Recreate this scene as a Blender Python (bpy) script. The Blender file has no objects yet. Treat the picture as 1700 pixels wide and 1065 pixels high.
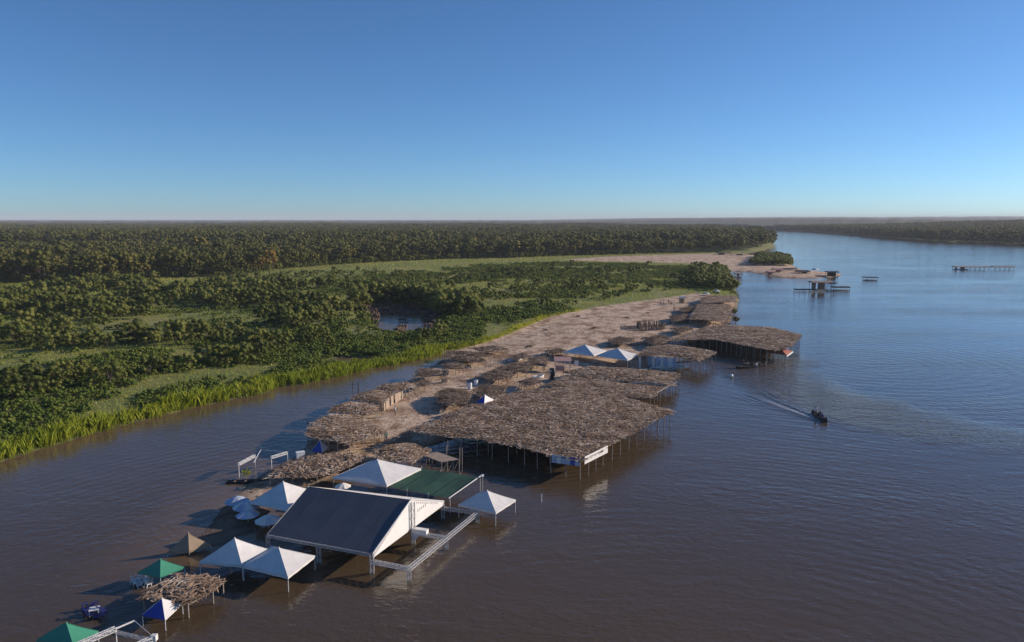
import bpy, bmesh, math, random
import numpy as np
from mathutils import Vector, Quaternion

random.seed(7)
RNG = np.random.default_rng(11)
scene = bpy.context.scene
COL = scene.collection

# ---------------------------------------------------------------- camera
CAM_H = 34.0
FOC = 1240.0                       # focal length in photo pixels (photo 1700 x 1065)
PITCH = math.atan((532.5 - 363.5) / FOC)
cam_data = bpy.data.cameras.new('camera')
cam_data.sensor_width = 36.0
cam_data.lens = 36.0 * FOC / 1700.0
cam_data.clip_start = 0.5
cam_data.clip_end = 60000.0
cam = bpy.data.objects.new('camera', cam_data)
COL.objects.link(cam)
cam.location = (0, 0, CAM_H)
cam.rotation_euler = (math.pi / 2 - PITCH, 0, 0)
scene.camera = cam

# ---------------------------------------------------------------- light
SUN_EL = math.radians(18.0)
SUN_AZ = math.radians(18.0)        # measured from +X towards +Y (the sun stands to the right, a little ahead)
sun_dir = Vector((math.cos(SUN_EL) * math.cos(SUN_AZ), math.cos(SUN_EL) * math.sin(SUN_AZ), math.sin(SUN_EL)))
world = bpy.data.worlds.new('World')
scene.world = world
world.use_nodes = True
wn = world.node_tree
wn.nodes.clear()
w_out = wn.nodes.new('ShaderNodeOutputWorld')
w_bg = wn.nodes.new('ShaderNodeBackground')
w_sky = wn.nodes.new('ShaderNodeTexSky')
w_sky.sky_type = 'NISHITA'
w_sky.sun_disc = False
w_sky.sun_elevation = SUN_EL
w_sky.sun_rotation = math.pi / 2 - SUN_AZ
w_sky.altitude = 3000.0
w_sky.air_density = 1.0
w_sky.dust_density = 2.4
w_sky.ozone_density = 4.0
w_bg.inputs['Strength'].default_value = 0.086
w_wb = wn.nodes.new('ShaderNodeMix')          # white balance of the whole sky
w_wb.data_type = 'RGBA'; w_wb.blend_type = 'MULTIPLY'; w_wb.inputs[0].default_value = 1.0
w_wb.inputs[7].default_value = (0.77, 0.99, 1.14, 1.0)
wn.links.new(w_sky.outputs['Color'], w_wb.inputs[6])
wn.links.new(w_wb.outputs[2], w_bg.inputs['Color'])
wn.links.new(w_bg.outputs['Background'], w_out.inputs['Surface'])
sun_data = bpy.data.lights.new('sun', 'SUN')
sun_data.energy = 4.5
sun_data.angle = math.radians(0.5)
sun_data.color = (1.0, 0.84, 0.68)
sun = bpy.data.objects.new('sun', sun_data)
COL.objects.link(sun)
sun.rotation_euler = sun_dir.to_track_quat('Z', 'Y').to_euler()
sun.location = (60, 20, 80)
scene.view_settings.view_transform = 'Standard'
scene.view_settings.look = 'None'
scene.view_settings.gamma = 1.0
scene.view_settings.use_curve_mapping = False
scene.view_settings.exposure = 0.36
scene.cycles.max_bounces = 6
scene.cycles.diffuse_bounces = 2
scene.cycles.glossy_bounces = 3
scene.cycles.transmission_bounces = 2
scene.cycles.volume_bounces = 0
scene.cycles.transparent_max_bounces = 4
scene.cycles.use_denoising = True

# ---------------------------------------------------------------- photo point -> place on the plane at height z
_cp, _sp = math.cos(PITCH), math.sin(PITCH)
def at(px, py, z=0.0):
    u = (px - 850.0) / FOC
    v = (532.5 - py) / FOC
    dx, dy, dz = u, _cp + v * _sp, -_sp + v * _cp
    t = (z - CAM_H) / dz
    return Vector((dx * t, dy * t, z))
def px_of(x, y, z):
    """numpy: world -> photo pixel"""
    zz = z - CAM_H
    f = y * _cp - zz * _sp
    r = y * _sp + zz * _cp
    return 850.0 + FOC * x / f, 532.5 - FOC * r / f, f

# ---------------------------------------------------------------- numpy noise
def _hash(ix, iy, s):
    h = np.sin(ix * 127.1 + iy * 311.7 + s * 74.7) * 43758.5453
    return h - np.floor(h)
def vnoise(x, y, s=0.0):
    ix, iy = np.floor(x), np.floor(y)
    fx, fy = x - ix, y - iy
    fx, fy = fx * fx * (3 - 2 * fx), fy * fy * (3 - 2 * fy)
    a, b = _hash(ix, iy, s), _hash(ix + 1, iy, s)
    c, d = _hash(ix, iy + 1, s), _hash(ix + 1, iy + 1, s)
    return (a * (1 - fx) + b * fx) * (1 - fy) + (c * (1 - fx) + d * fx) * fy
def fbm(x, y, s=0.0, o=4):
    t, a, n = 0, 0.5, 0
    for i in range(o):
        t = t + a * vnoise(x, y, s + i * 3.1); n += a
        x, y, a = x * 2.03 + 5.2, y * 2.03 - 3.7, a * 0.5
    return t / n

# ---------------------------------------------------------------- polygons
def inside(x, y, P):
    r = np.zeros(np.shape(x), bool)
    n = len(P)
    for i in range(n):
        x0, y0 = P[i]; x1, y1 = P[(i + 1) % n]
        if y0 == y1: continue
        c = ((y0 > y) != (y1 > y)) & (x < (x1 - x0) * (y - y0) / (y1 - y0) + x0)
        r ^= c
    return r
def sdist(x, y, P):
    """signed distance, positive inside"""
    d = np.full(np.shape(x), 1e18)
    n = len(P)
    for i in range(n):
        ax, ay = P[i]; bx, by = P[(i + 1) % n]
        ex, ey = bx - ax, by - ay
        L = ex * ex + ey * ey + 1e-12
        t = np.clip(((x - ax) * ex + (y - ay) * ey) / L, 0, 1)
        d = np.minimum(d, (x - ax - t * ex) ** 2 + (y - ay - t * ey) ** 2)
    d = np.sqrt(d)
    return np.where(inside(x, y, P), d, -d)
def ground_poly(pts):
    out = []
    for p in pts:
        if len(p) == 3: out.append((p[0], p[1]))       # already metres
        else:
            q = at(p[0], p[1], 0.0); out.append((q.x, q.y))
    return out

BANK = ground_poly([(-700, 975), (-300, 868), (-100, 800), (0, 768), (60, 748), (130, 728), (200, 708), (260, 693), (330, 675), (400, 660), (445, 652),
    (454, 644), (500, 638), (550, 629), (620, 612), (690, 599), (745, 585), (800, 578), (860, 562), (930, 538), (1000, 522),
    (1080, 512), (1150, 500), (1226, 502), (1222, 482), (1215, 466), (1204, 454), (1215, 450), (1245, 452), (1300, 462), (1350, 462),
    (1395, 459.5), (1400, 455), (1330, 447), (1315, 440), (1312, 430), (1280, 425), (1250, 424), (1238, 421), (1262, 418), (1285, 411), (1287, 404),
    (1272, 396), (1243, 388), (1222, 384), (1190, 380.5), (1150, 379), (1100, 378.3), (1040, 377.6), (-3000, 2900, 0), (-6000, 2900, 0), (-6000, 100, 0)])
FARBANK = ground_poly([(-9000, 3250, 0), (-3000, 3250, 0), (600, 3250, 0), (1160, 376.6), (1228, 377.6), (1262, 380.5), (1330, 383.5), (1400, 388), (1450, 393), (1500, 397), (1560, 400.5),
    (1620, 402.5), (1700, 405.5), (1800, 410), (1950, 416), (9000, 600, 0), (16000, 3000, 0), (16000, 16000, 0), (-16000, 16000, 0), (-16000, 3250, 0)])
SAND = ground_poly([(745, 583), (738, 592), (705, 615), (655, 645), (602, 672), (548, 700), (517, 728), (500, 748), (470, 768), (420, 796), (375, 828),
    (345, 855), (322, 886), (300, 915), (345, 912), (400, 893), (440, 872), (462, 842), (500, 815), (560, 795), (640, 768), (715, 742), (780, 722), (850, 695),
    (930, 660), (1000, 632), (1060, 614), (1100, 602), (1145, 585), (1180, 562), (1212, 535), (1224, 510), (1226, 499), (1156, 490),
    (1074, 502), (992, 513), (910, 530), (844, 557), (800, 572), (765, 581)])
SAND2 = ground_poly([(930, 433), (1000, 428), (1100, 424.5), (1180, 422.5), (1238, 421), (1250, 424), (1312, 430), (1316, 440), (1330, 447), (1400, 454), (1397, 460), (1350, 463), (1300, 463),
    (1245, 453), (1215, 451), (1180, 446), (1150, 440), (1080, 437.5), (1000, 436)])
POND = ground_poly([(600, 510), (640, 506), (690, 508), (722, 518), (730, 536), (710, 552), (668, 556), (640, 551), (619, 537)])
POND2 = ground_poly([(545, 600), (575, 592), (610, 594), (618, 602), (580, 608), (552, 608)])

def land_height(x, y):
    """ground height above the water, and the distance inside the shore"""
    d = np.maximum(sdist(x, y, BANK), sdist(x, y, FARBANK))
    d = d + (fbm(x * .12, y * .12, 1.0) - .5) * np.clip(y * .02, 1.5, 14) * 0.5
    ds = sdist(x, y, SAND) + (fbm(x * .2, y * .2, 9.0) - .5) * 1.6
    dp = np.maximum(sdist(x, y, POND), sdist(x, y, POND2)) + (fbm(x * .15, y * .15, 4.0) - .5) * 5.0
    s = lambda t, a: np.where(t > 0, 1 - np.exp(-np.clip(t, 0, 1e4) / a), np.maximum(t * .35, -2.0))
    hb = s(d, 5.0) * np.where(d > 0, 1.1, 1)
    hs = s(ds, 4.0) * np.where(ds > 0, 0.75 * np.clip((y - 74) / 40, .16, 1), 1)
    h = np.maximum(hb, hs)
    h = np.where(dp > -6, np.minimum(h, np.maximum(-dp * .22 - .02, -1.2)), h)
    h = h + np.where(h > 0.05, (fbm(x * .05, y * .05, 2.0) - .5) * .35 + (fbm(x * .35, y * .35, 6.0) - .5) * .14, 0)
    df = sdist(x, y, FARBANK)
    hill = np.clip(df / 900.0, 0, 1.0) ** 1.2 * (6.0 + 13 * np.clip((x - 300) / 1200., 0, 1) * (0.5 + fbm(x / 1500., y / 1500., 3.3)))
    return h + np.where(df > 0, hill, 0), d, ds, dp

# ---------------------------------------------------------------- object helpers
def tag(o, label=None, cat=None, group=None, kind=None):
    if label: o['label'] = label
    if cat: o['category'] = cat
    if group: o['group'] = group
    if kind: o['kind'] = kind
    return o
def link(name, data, parent=None):
    o = bpy.data.objects.new(name, data)
    COL.objects.link(o)
    if parent is not None: o.parent = parent
    return o
def thing(name, label, cat, loc=(0, 0, 0), rotz=0.0, group=None):
    o = link(name, None)
    o.empty_display_size = 0.3
    o.location = loc
    o.rotation_euler = (0, 0, rotz)
    return tag(o, label, cat, group)
def np_mesh(name, V, F, mat=None, smooth=False):
    """V: n x 3, F: m x k (constant k)"""
    V = np.asarray(V, np.float32); F = np.asarray(F, np.int32)
    me = bpy.data.meshes.new(name)
    me.vertices.add(len(V)); me.vertices.foreach_set('co', V.ravel())
    k = F.shape[1]
    me.loops.add(F.size); me.loops.foreach_set('vertex_index', F.ravel())
    me.polygons.add(len(F))
    me.polygons.foreach_set('loop_start', np.arange(0, F.size, k, dtype=np.int32))
    if smooth: me.polygons.foreach_set('use_smooth', np.ones(len(F), bool))
    me.update(calc_edges=True)
    if mat is not None: me.materials.append(mat)
    return me
def add_attr(me, name, vals, domain='POINT', typ='FLOAT'):
    a = me.attributes.new(name, typ, domain)
    a.data.foreach_set('vector' if typ == 'FLOAT_VECTOR' else 'value', np.ascontiguousarray(vals).ravel())

class MB:
    """collects boxes, bars, tubes and faces into ONE mesh object"""
    def __init__(s): s.v = []; s.f = []
    def _add(s, vs, fs):
        n = len(s.v); s.v += [tuple(p) for p in vs]; s.f += [tuple(i + n for i in f) for f in fs]
        return s
    def box(s, c, size, rz=0.0):
        cx, cy, cz = c; a, b, h = size[0] / 2, size[1] / 2, size[2] / 2
        cr, sr = math.cos(rz), math.sin(rz)
        vs = [(cx + cr * x - sr * y, cy + sr * x + cr * y, cz + z) for z in (-h, h) for x, y in ((-a, -b), (a, -b), (a, b), (-a, b))]
        return s._add(vs, [(3, 2, 1, 0), (4, 5, 6, 7), (0, 1, 5, 4), (1, 2, 6, 5), (2, 3, 7, 6), (3, 0, 4, 7)])
    def tube(s, p, q, r0, r1=None, n=6, cap=True):
        p, q = Vector(p), Vector(q); r1 = r0 if r1 is None else r1
        d = (q - p)
        if d.length < 1e-6: return s
        d.normalize()
        a = d.orthogonal().normalized(); b = d.cross(a)
        vs = [];
        for c, r in ((p, r0), (q, r1)):
            for i in range(n):
                t = 2 * math.pi * i / n + .4
                vs.append(c + (a * math.cos(t) + b * math.sin(t)) * r)
        fs = [(i, (i + 1) % n, n + (i + 1) % n, n + i) for i in range(n)]
        if cap: fs += [tuple(range(n))[::-1], tuple(range(n, 2 * n))]
        return s._add(vs, fs)
    def bar(s, p, q, w, h=None):
        """square bar, kept upright"""
        p, q = Vector(p), Vector(q); h = h or w
        d = (q - p).normalized()
        up = Vector((0, 0, 1)) if abs(d.z) < .95 else Vector((1, 0, 0))
        a = d.cross(up).normalized() * (w / 2); b = a.cross(d).normalized() * (h / 2)
        vs = [c + x * a + y * b for c in (p, q) for x, y in ((-1, -1), (1, -1), (1, 1), (-1, 1))]
        return s._add(vs, [(3, 2, 1, 0), (4, 5, 6, 7), (0, 1, 5, 4), (1, 2, 6, 5), (2, 3, 7, 6), (3, 0, 4, 7)])
    def poly(s, pts): return s._add(pts, [tuple(range(len(pts)))])
    def slab(s, pts, t):
        """thick polygon: pts is the top outline"""
        n = len(pts); top = [Vector(p) for p in pts]; bot = [p - Vector((0, 0, t)) for p in top]
        fs = [tuple(range(n)), tuple(range(2 * n - 1, n - 1, -1))] + [(i, n + i, n + (i + 1) % n, (i + 1) % n) for i in range(n)]
        return s._add(top + bot, fs)
    def plate(s, quad, nrm, t):
        q = [Vector(p) for p in quad]; nrm = Vector(nrm).normalized() * t
        return s._add(q + [p + nrm for p in q], [(0, 1, 2, 3), (7, 6, 5, 4), (0, 4, 5, 1), (1, 5, 6, 2), (2, 6, 7, 3), (3, 7, 4, 0)])
    def mesh(s, name, mat, smooth=False):
        me = bpy.data.meshes.new(name)
        me.from_pydata([tuple(p) for p in s.v], [], s.f)
        if smooth: me.polygons.foreach_set('use_smooth', np.ones(len(me.polygons), bool))
        if mat: me.materials.append(mat)
        me.update()
        return me
    def build(s, name, mat, parent=None, smooth=False):
        o = link(name, s.mesh(name, mat, smooth), parent)
        if parent is not None and parent.type == 'EMPTY' :
            # parts are collected in world metres; keep them there under a moved root
            o.matrix_parent_inverse = parent.matrix_basis.inverted()
        return o

# ---------------------------------------------------------------- materials
def new_mat(name):
    m = bpy.data.materials.new(name); m.use_nodes = True
    nt = m.node_tree
    return m, nt, nt.nodes['Principled BSDF'], nt.nodes['Material Output']
def ramp(nt, stops, fac=None, interp='LINEAR'):
    r = nt.nodes.new('ShaderNodeValToRGB'); r.color_ramp.interpolation = interp
    e = r.color_ramp.elements
    while len(e) < len(stops): e.new(0.5)
    for el, (p, c) in zip(e, stops):
        el.position = p; el.color = (c[0], c[1], c[2], 1)
    if fac is not None: nt.links.new(fac, r.inputs['Fac'])
    return r
def noise(nt, scale, detail=4, rough=.55, vec=None, dist=0.0):
    n = nt.nodes.new('ShaderNodeTexNoise')
    n.inputs['Scale'].default_value = scale; n.inputs['Detail'].default_value = detail
    n.inputs['Roughness'].default_value = rough; n.inputs['Distortion'].default_value = dist
    if vec is not None: nt.links.new(vec, n.inputs['Vector'])
    return n
def math_n(nt, op, a, b=None, c=None, clamp=False):
    n = nt.nodes.new('ShaderNodeMath'); n.operation = op; n.use_clamp = clamp
    for i, v in enumerate((a, b, c)):
        if v is None: continue
        if isinstance(v, (int, float)): n.inputs[i].default_value = v
        else: nt.links.new(v, n.inputs[i])
    return n.outputs[0]
def mix_rgb(nt, fac, a, b, blend='MIX'):
    n = nt.nodes.new('ShaderNodeMix'); n.data_type = 'RGBA'; n.blend_type = blend
    for i, v in ((0, fac), (6, a), (7, b)):
        if isinstance(v, (int, float)): n.inputs[i].default_value = v
        elif isinstance(v, tuple): n.inputs[i].default_value = (v[0], v[1], v[2], 1)
        else: nt.links.new(v, n.inputs[i])
    return n.outputs[2]
def pos(nt):
    return nt.nodes.new('ShaderNodeNewGeometry').outputs['Position']
def scaled(nt, vec, s, rot=0.0):
    m = nt.nodes.new('ShaderNodeMapping'); m.inputs['Scale'].default_value = s
    m.inputs['Rotation'].default_value = (0, 0, rot)
    nt.links.new(vec, m.inputs['Vector']); return m.outputs[0]
def plain(name, color, rough=.6, var=.25, scale=3.0, metallic=0.0, transl=0.0, bump=0.0):
    """a base colour with uneven wear"""
    m, nt, b, out = new_mat(name)
    tc = nt.nodes.new('ShaderNodeTexCoord').outputs['Object']
    n = noise(nt, scale, 5, .6, tc)
    d = tuple(c * (1 - var) for c in color); l = tuple(min(1, c * (1 + var * .6)) for c in color)
    r = ramp(nt, [(.3, d), (.7, l)], n.outputs['Fac'])
    nt.links.new(r.outputs['Color'], b.inputs['Base Color'])
    b.inputs['Roughness'].default_value = rough; b.inputs['Metallic'].default_value = metallic
    if bump:
        bp = nt.nodes.new('ShaderNodeBump'); bp.inputs['Strength'].default_value = bump; bp.inputs['Distance'].default_value = .05
        nt.links.new(n.outputs['Fac'], bp.inputs['Height']); nt.links.new(bp.outputs['Normal'], b.inputs['Normal'])
    if transl:
        t = nt.nodes.new('ShaderNodeBsdfTranslucent'); mx = nt.nodes.new('ShaderNodeMixShader')
        nt.links.new(r.outputs['Color'], t.inputs['Color']); mx.inputs[0].default_value = transl
        nt.links.new(b.outputs[0], mx.inputs[1]); nt.links.new(t.outputs[0], mx.inputs[2]); nt.links.new(mx.outputs[0], out.inputs['Surface'])
    return m
def leaf_mat(name, stops, transl=.22):
    m, nt, b, out = new_mat(name)
    oi = nt.nodes.new('ShaderNodeObjectInfo')
    g = nt.nodes.new('ShaderNodeNewGeometry')
    n = noise(nt, .02, 3, .6, g.outputs['Position'])
    f = math_n(nt, 'MULTIPLY_ADD', oi.outputs['Random'], .62, math_n(nt, 'MULTIPLY_ADD', n.outputs['Fac'], .9, -.3))
    f = math_n(nt, 'ADD', f, math_n(nt, 'MULTIPLY_ADD', g.outputs['Random Per Island'], .3, -.15), clamp=True)
    r = ramp(nt, stops, f)
    nt.links.new(r.outputs['Color'], b.inputs['Base Color'])
    b.inputs['Roughness'].default_value = .55
    b.inputs['Specular IOR Level'].default_value = .25
    t = nt.nodes.new('ShaderNodeBsdfTranslucent'); mx = nt.nodes.new('ShaderNodeMixShader'); mx.inputs[0].default_value = transl
    nt.links.new(r.outputs['Color'], t.inputs['Color'])
    nt.links.new(b.outputs[0], mx.inputs[1]); nt.links.new(t.outputs[0], mx.inputs[2]); nt.links.new(mx.outputs[0], out.inputs['Surface'])
    return m
M = {}
M['forest'] = leaf_mat('forest_leaves', [(0, (.065, .085, .020)), (.45, (.145, .155, .034)), (.8, (.225, .21, .052)), (1, (.31, .235, .065))], .45)
M['scrub'] = leaf_mat('scrub_leaves', [(0, (.085, .112, .023)), (.5, (.19, .215, .045)), (1, (.34, .33, .085))], .45)
M['bush'] = leaf_mat('bush_leaves', [(0, (.08, .13, .022)), (.5, (.16, .225, .036)), (1, (.28, .30, .056))], .45)
M['reed'] = leaf_mat('reed_leaves', [(0, (.18, .24, .02)), (.5, (.36, .38, .03)), (1, (.56, .48, .07))], .45)
M['grass'] = leaf_mat('grass_blades', [(0, (.15, .20, .030)), (.5, (.28, .32, .050)), (1, (.46, .40, .12))], .4)
M['orange_leaf'] = leaf_mat('orange_leaves', [(0, (.17, .11, .02)), (1, (.36, .23, .045))])
M['bark'] = plain('bark', (.12, .09, .07), .9, .4, 2.0)
M['pale_bark'] = plain('pale_bark', (.32, .26, .2), .9, .3, 2.0)
M['deadtwig'] = plain('dry_twigs', (.17, .12, .085), .9, .4, 2.0)
# ================================================================ THE SETTING
def ground_material():
    m, nt, b, out = new_mat('ground_soil')
    p = pos(nt)
    a_sand = nt.nodes.new('ShaderNodeAttribute'); a_sand.attribute_name = 'sand'
    a_wet = nt.nodes.new('ShaderNodeAttribute'); a_wet.attribute_name = 'wet'
    n1 = noise(nt, .035, 6, .6, p); n2 = noise(nt, .5, 5, .65, p); n3 = noise(nt, .012, 4, .6, p)
    grass = ramp(nt, [(.3, (.11, .15, .034)), (.47, (.19, .22, .05)), (.6, (.29, .27, .085)), (.75, (.38, .29, .16))], n1.outputs['Fac'])
    grass2 = mix_rgb(nt, math_n(nt, 'MULTIPLY', n2.outputs['Fac'], .5), grass.outputs['Color'], (.07, .10, .028))
    sand = ramp(nt, [(.25, (.42, .30, .205)), (.5, (.59, .435, .31)), (.75, (.71, .56, .42))], n2.outputs['Fac'])
    litter = ramp(nt, [(.46, (1, 1, 1)), (.60, (.42, .33, .26))], noise(nt, .22, 7, .72, scaled(nt, p, (1, .8, 1))).outputs['Fac'])
    sandc = mix_rgb(nt, 1.0, sand.outputs['Color'], litter.outputs['Color'], 'MULTIPLY')
    wn_ = math_n(nt, 'ADD', a_sand.outputs['Fac'], math_n(nt, 'MULTIPLY_ADD', n2.outputs['Fac'], .7, -.35))
    fac = math_n(nt, 'MULTIPLY_ADD', wn_, 3.0, -1.0, clamp=True)
    c = mix_rgb(nt, fac, grass2, sandc)
    c = mix_rgb(nt, a_wet.outputs['Fac'], c, (.07, .05, .035))
    nt.links.new(c, b.inputs['Base Color'])
    b.inputs['Roughness'].default_value = .95
    bp = nt.nodes.new('ShaderNodeBump'); bp.inputs['Strength'].default_value = .8; bp.inputs['Distance'].default_value = .25
    hh = math_n(nt, 'ADD', n2.outputs['Fac'], noise(nt, 2.2, 4, .7, p).outputs['Fac'])
    nt.links.new(hh, bp.inputs['Height']); nt.links.new(bp.outputs['Normal'], b.inputs['Normal'])
    return m

def axis(segs):
    out = []
    for a, b, s0, g in segs:
        v = a
        while v < b:
            out.append(v); v += max(s0, g * abs(v))
    out.append(segs[-1][1])
    return np.array(out)
def grid_faces(nx, ny):
    i, j = np.meshgrid(np.arange(nx - 1), np.arange(ny - 1))
    a = (j * nx + i).ravel()
    return np.stack([a, a + 1, a + nx + 1, a + nx], 1)
def compact(V, F, extra):
    used = np.unique(F); mp = np.full(len(V), -1, np.int64); mp[used] = np.arange(len(used))
    return V[used], mp[F], [e[used] for e in extra]

xp = axis([(0, 60, 1.6, 0), (60, 9000, 1.6, .024)])
gx = np.concatenate([-xp[::-1], xp[1:]])
gy = axis([(30, 250, 1.6, 0), (250, 9000, 1.6, .014)])
GX, GY = np.meshgrid(gx, gy)
gh, gd, gds, gdp = land_height(GX.ravel(), GY.ravel())
X, Y = GX.ravel(), GY.ravel()
sandv = np.clip(np.maximum(sdist(X, Y, SAND), sdist(X, Y, SAND2)) / np.clip(Y * .012, 1.5, 8) * .5 + .5, 0, 1)
tan_n = fbm(X * .02, Y * .02, 21.0)
wetv = np.clip(1 - gh / .22, 0, 1)
wetv = np.maximum(wetv, np.clip(1 + (gdp + 0) / 3.0, 0, 1) * .9)
F = grid_faces(len(gx), len(gy))
ok = (gh[F].max(1) > -0.6) & (np.abs(X[F]).min(1) < .95 * Y[F].max(1) + 120)
F = F[ok]
M['ground'] = ground_material()
sandmask = sandv[F].mean(1) > .5
for nm, sel in (('riverbank_ground', ~sandmask), ('sandbar', sandmask)):
    V2, F2, ex = compact(np.stack([X, Y, gh], 1), F[sel], [sandv, wetv])
    me = np_mesh(nm, V2, F2, M['ground'], True)
    add_attr(me, 'sand', ex[0]); add_attr(me, 'wet', ex[1])
    tag(link(nm, me), 'green riverside floodplain ground' if nm[0] == 'r' else 'pinkish sand spit under the beach huts', None, None, 'structure')

# ---------------------------------------------------------------- river
BOAT = at(1362, 697)
WAKE_END = at(1252, 656)
wd = (BOAT - WAKE_END); WLEN = wd.length; wd.normalize(); wl = Vector((-wd.y, wd.x, 0))
CHOP = ground_poly([(1180, 590), (1265, 594), (1330, 598), (1345, 630), (1420, 655), (1520, 680), (1600, 700), (1750, 724), (1750, 745), (1560, 735), (1420, 712), (1360, 694), (1280, 668), (1235, 640), (1190, 615)])
def river_material():
    m, nt, b, out = new_mat('river_water')
    p = pos(nt)
    at_f = nt.nodes.new('ShaderNodeAttribute'); at_f.attribute_name = 'foam'
    at_c = nt.nodes.new('ShaderNodeAttribute'); at_c.attribute_name = 'chop'
    big = noise(nt, .012, 3, .5, scaled(nt, p, (1, 2.2, 1)))
    mud = ramp(nt, [(.3, (.074, .051, .030)), (.7, (.094, .066, .040))], big.outputs['Fac'])
    foamn = noise(nt, 2.5, 4, .7, p)
    ff = math_n(nt, 'MULTIPLY', at_f.outputs['Fac'], math_n(nt, 'MULTIPLY_ADD', foamn.outputs['Fac'], 2.4, -.5, clamp=True), clamp=True)
    at_s = nt.nodes.new('ShaderNodeAttribute'); at_s.attribute_name = 'shallow'
    mudc = mix_rgb(nt, math_n(nt, 'MULTIPLY', at_s.outputs['Fac'], .75), mud.outputs['Color'], (.19, .125, .075))
    silt = mix_rgb(nt, math_n(nt, 'MULTIPLY', at_c.outputs['Fac'], 1.0), mudc, (.095, .070, .050))      # mud stirred up by the boat
    c = mix_rgb(nt, ff, silt, (.75, .75, .75))
    nt.links.new(c, b.inputs['Base Color'])
    b.inputs['IOR'].default_value = 1.38
    nt.links.new(math_n(nt, 'MULTIPLY_ADD', ff, .5, .04), b.inputs['Roughness'])
    # ripples: fine wind ripples, longer swell-like streaks, and rings spreading from the boat
    n1 = noise(nt, 1.15, 3, .6, scaled(nt, p, (.85, 1.15, 1), -.6), .5)
    n2 = noise(nt, .28, 3, .55, scaled(nt, p, (.6, 1.35, 1), -.75), .8)
    n3 = noise(nt, 2.6, 2, .5, scaled(nt, p, (.8, 1.2, 1), .3))
    wind = ramp(nt, [(.35, (.40,) * 3), (.65, (1,) * 3)], noise(nt, .02, 4, .6, scaled(nt, p, (.5, 1.6, 1))).outputs['Fac'])
    cen = at(1440, 600)
    vd = nt.nodes.new('ShaderNodeVectorMath'); vd.operation = 'DISTANCE'
    wob = nt.nodes.new('ShaderNodeVectorMath'); wob.operation = 'MULTIPLY_ADD'
    nt.links.new(n2.outputs['Color'], wob.inputs[0]); wob.inputs[1].default_value = (3, 3, 0); nt.links.new(p, wob.inputs[2])
    nt.links.new(wob.outputs[0], vd.inputs[0]); vd.inputs[1].default_value = tuple(cen)
    rings = math_n(nt, 'SINE', math_n(nt, 'MULTIPLY', vd.outputs['Value'], 1.9))
    mr = nt.nodes.new('ShaderNodeMapRange'); mr.interpolation_type = 'SMOOTHSTEP'
    nt.links.new(vd.outputs['Value'], mr.inputs['Value'])
    for i, v in ((1, 105.0), (2, 45.0), (3, 0.0), (4, .16)): mr.inputs[i].default_value = v
    h = math_n(nt, 'MULTIPLY_ADD', n2.outputs['Fac'], .62, math_n(nt, 'MULTIPLY_ADD', n1.outputs['Fac'], .46, math_n(nt, 'MULTIPLY', n3.outputs['Fac'], .12)))
    h = math_n(nt, 'MULTIPLY', h, wind.outputs['Color'])
    h = math_n(nt, 'MULTIPLY', h, math_n(nt, 'MULTIPLY_ADD', at_c.outputs['Fac'], 3.6, 1.0))
    h = math_n(nt, 'ADD', h, math_n(nt, 'MULTIPLY', rings, math_n(nt, 'MULTIPLY', mr.outputs[0], .35)))
    cen2 = at(1260, 1250)
    vd2 = nt.nodes.new('ShaderNodeVectorMath'); vd2.operation = 'DISTANCE'
    wob2 = nt.nodes.new('ShaderNodeVectorMath'); wob2.operation = 'MULTIPLY_ADD'
    nt.links.new(n2.outputs['Color'], wob2.inputs[0]); wob2.inputs[1].default_value = (2.2, 2.2, 0); nt.links.new(p, wob2.inputs[2])
    nt.links.new(wob2.outputs[0], vd2.inputs[0]); vd2.inputs[1].default_value = tuple(cen2)
    rings2 = math_n(nt, 'SINE', math_n(nt, 'MULTIPLY', vd2.outputs['Value'], 3.4))
    mask2 = ramp(nt, [(.42, (0,) * 3), (.62, (1,) * 3)], noise(nt, .035, 3, .6, p).outputs['Fac'])
    h = math_n(nt, 'ADD', h, math_n(nt, 'MULTIPLY', rings2, math_n(nt, 'MULTIPLY', mask2.outputs['Color'], .055)))
    bp = nt.nodes.new('ShaderNodeBump'); bp.inputs['Strength'].default_value = 1.0; bp.inputs['Distance'].default_value = .17
    nt.links.new(h, bp.inputs['Height']); nt.links.new(bp.outputs['Normal'], b.inputs['Normal'])
    return m
wx = np.unique(np.concatenate([axis([(-9000, -200, 400, 0)]), axis([(-200, 36, 6, 0)]), axis([(36, 64, .35, 0)]), axis([(64, 260, 5, 0)]), axis([(260, 15000, 60, .2)])]))
wy = np.unique(np.concatenate([axis([(-300, 20, 40, 0)]), axis([(20, 115, 5, 0)]), axis([(115, 152, .35, 0)]), axis([(152, 300, 5, 0)]), axis([(300, 15500, 40, .2)])]))
wx = wx[np.insert(np.diff(wx) > .2, 0, True)]; wy = wy[np.insert(np.diff(wy) > .2, 0, True)]
WX, WY = np.meshgrid(wx, wy); X, Y = WX.ravel(), WY.ravel()
sx = (X - BOAT.x) * -wd.x + (Y - BOAT.y) * -wd.y            # metres behind the boat
lx = (X - BOAT.x) * wl.x + (Y - BOAT.y) * wl.y
lx = lx - 1.6 * np.clip((sx - WLEN * .6) / (WLEN * .6), 0, 1) ** 2
live = np.clip(sx / 1.5 + 1.4, 0, 1) * np.clip((WLEN * 1.25 - sx) / 6, 0, 1)
wz = np.zeros_like(X)
for k, (off, amp) in enumerate(((0.0, .16), (1.0, .10), (2.0, .06))):
    wofs = .42 + .075 * np.clip(sx, 0, 99) + off * (.5 + .05 * sx)
    wz += live * amp * np.exp(-((np.abs(lx) - wofs) / .34) ** 2)
wz -= live * .14 * np.exp(-(lx / .5) ** 2) * np.exp(-np.clip(sx, 0, 99) / 8)
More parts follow.
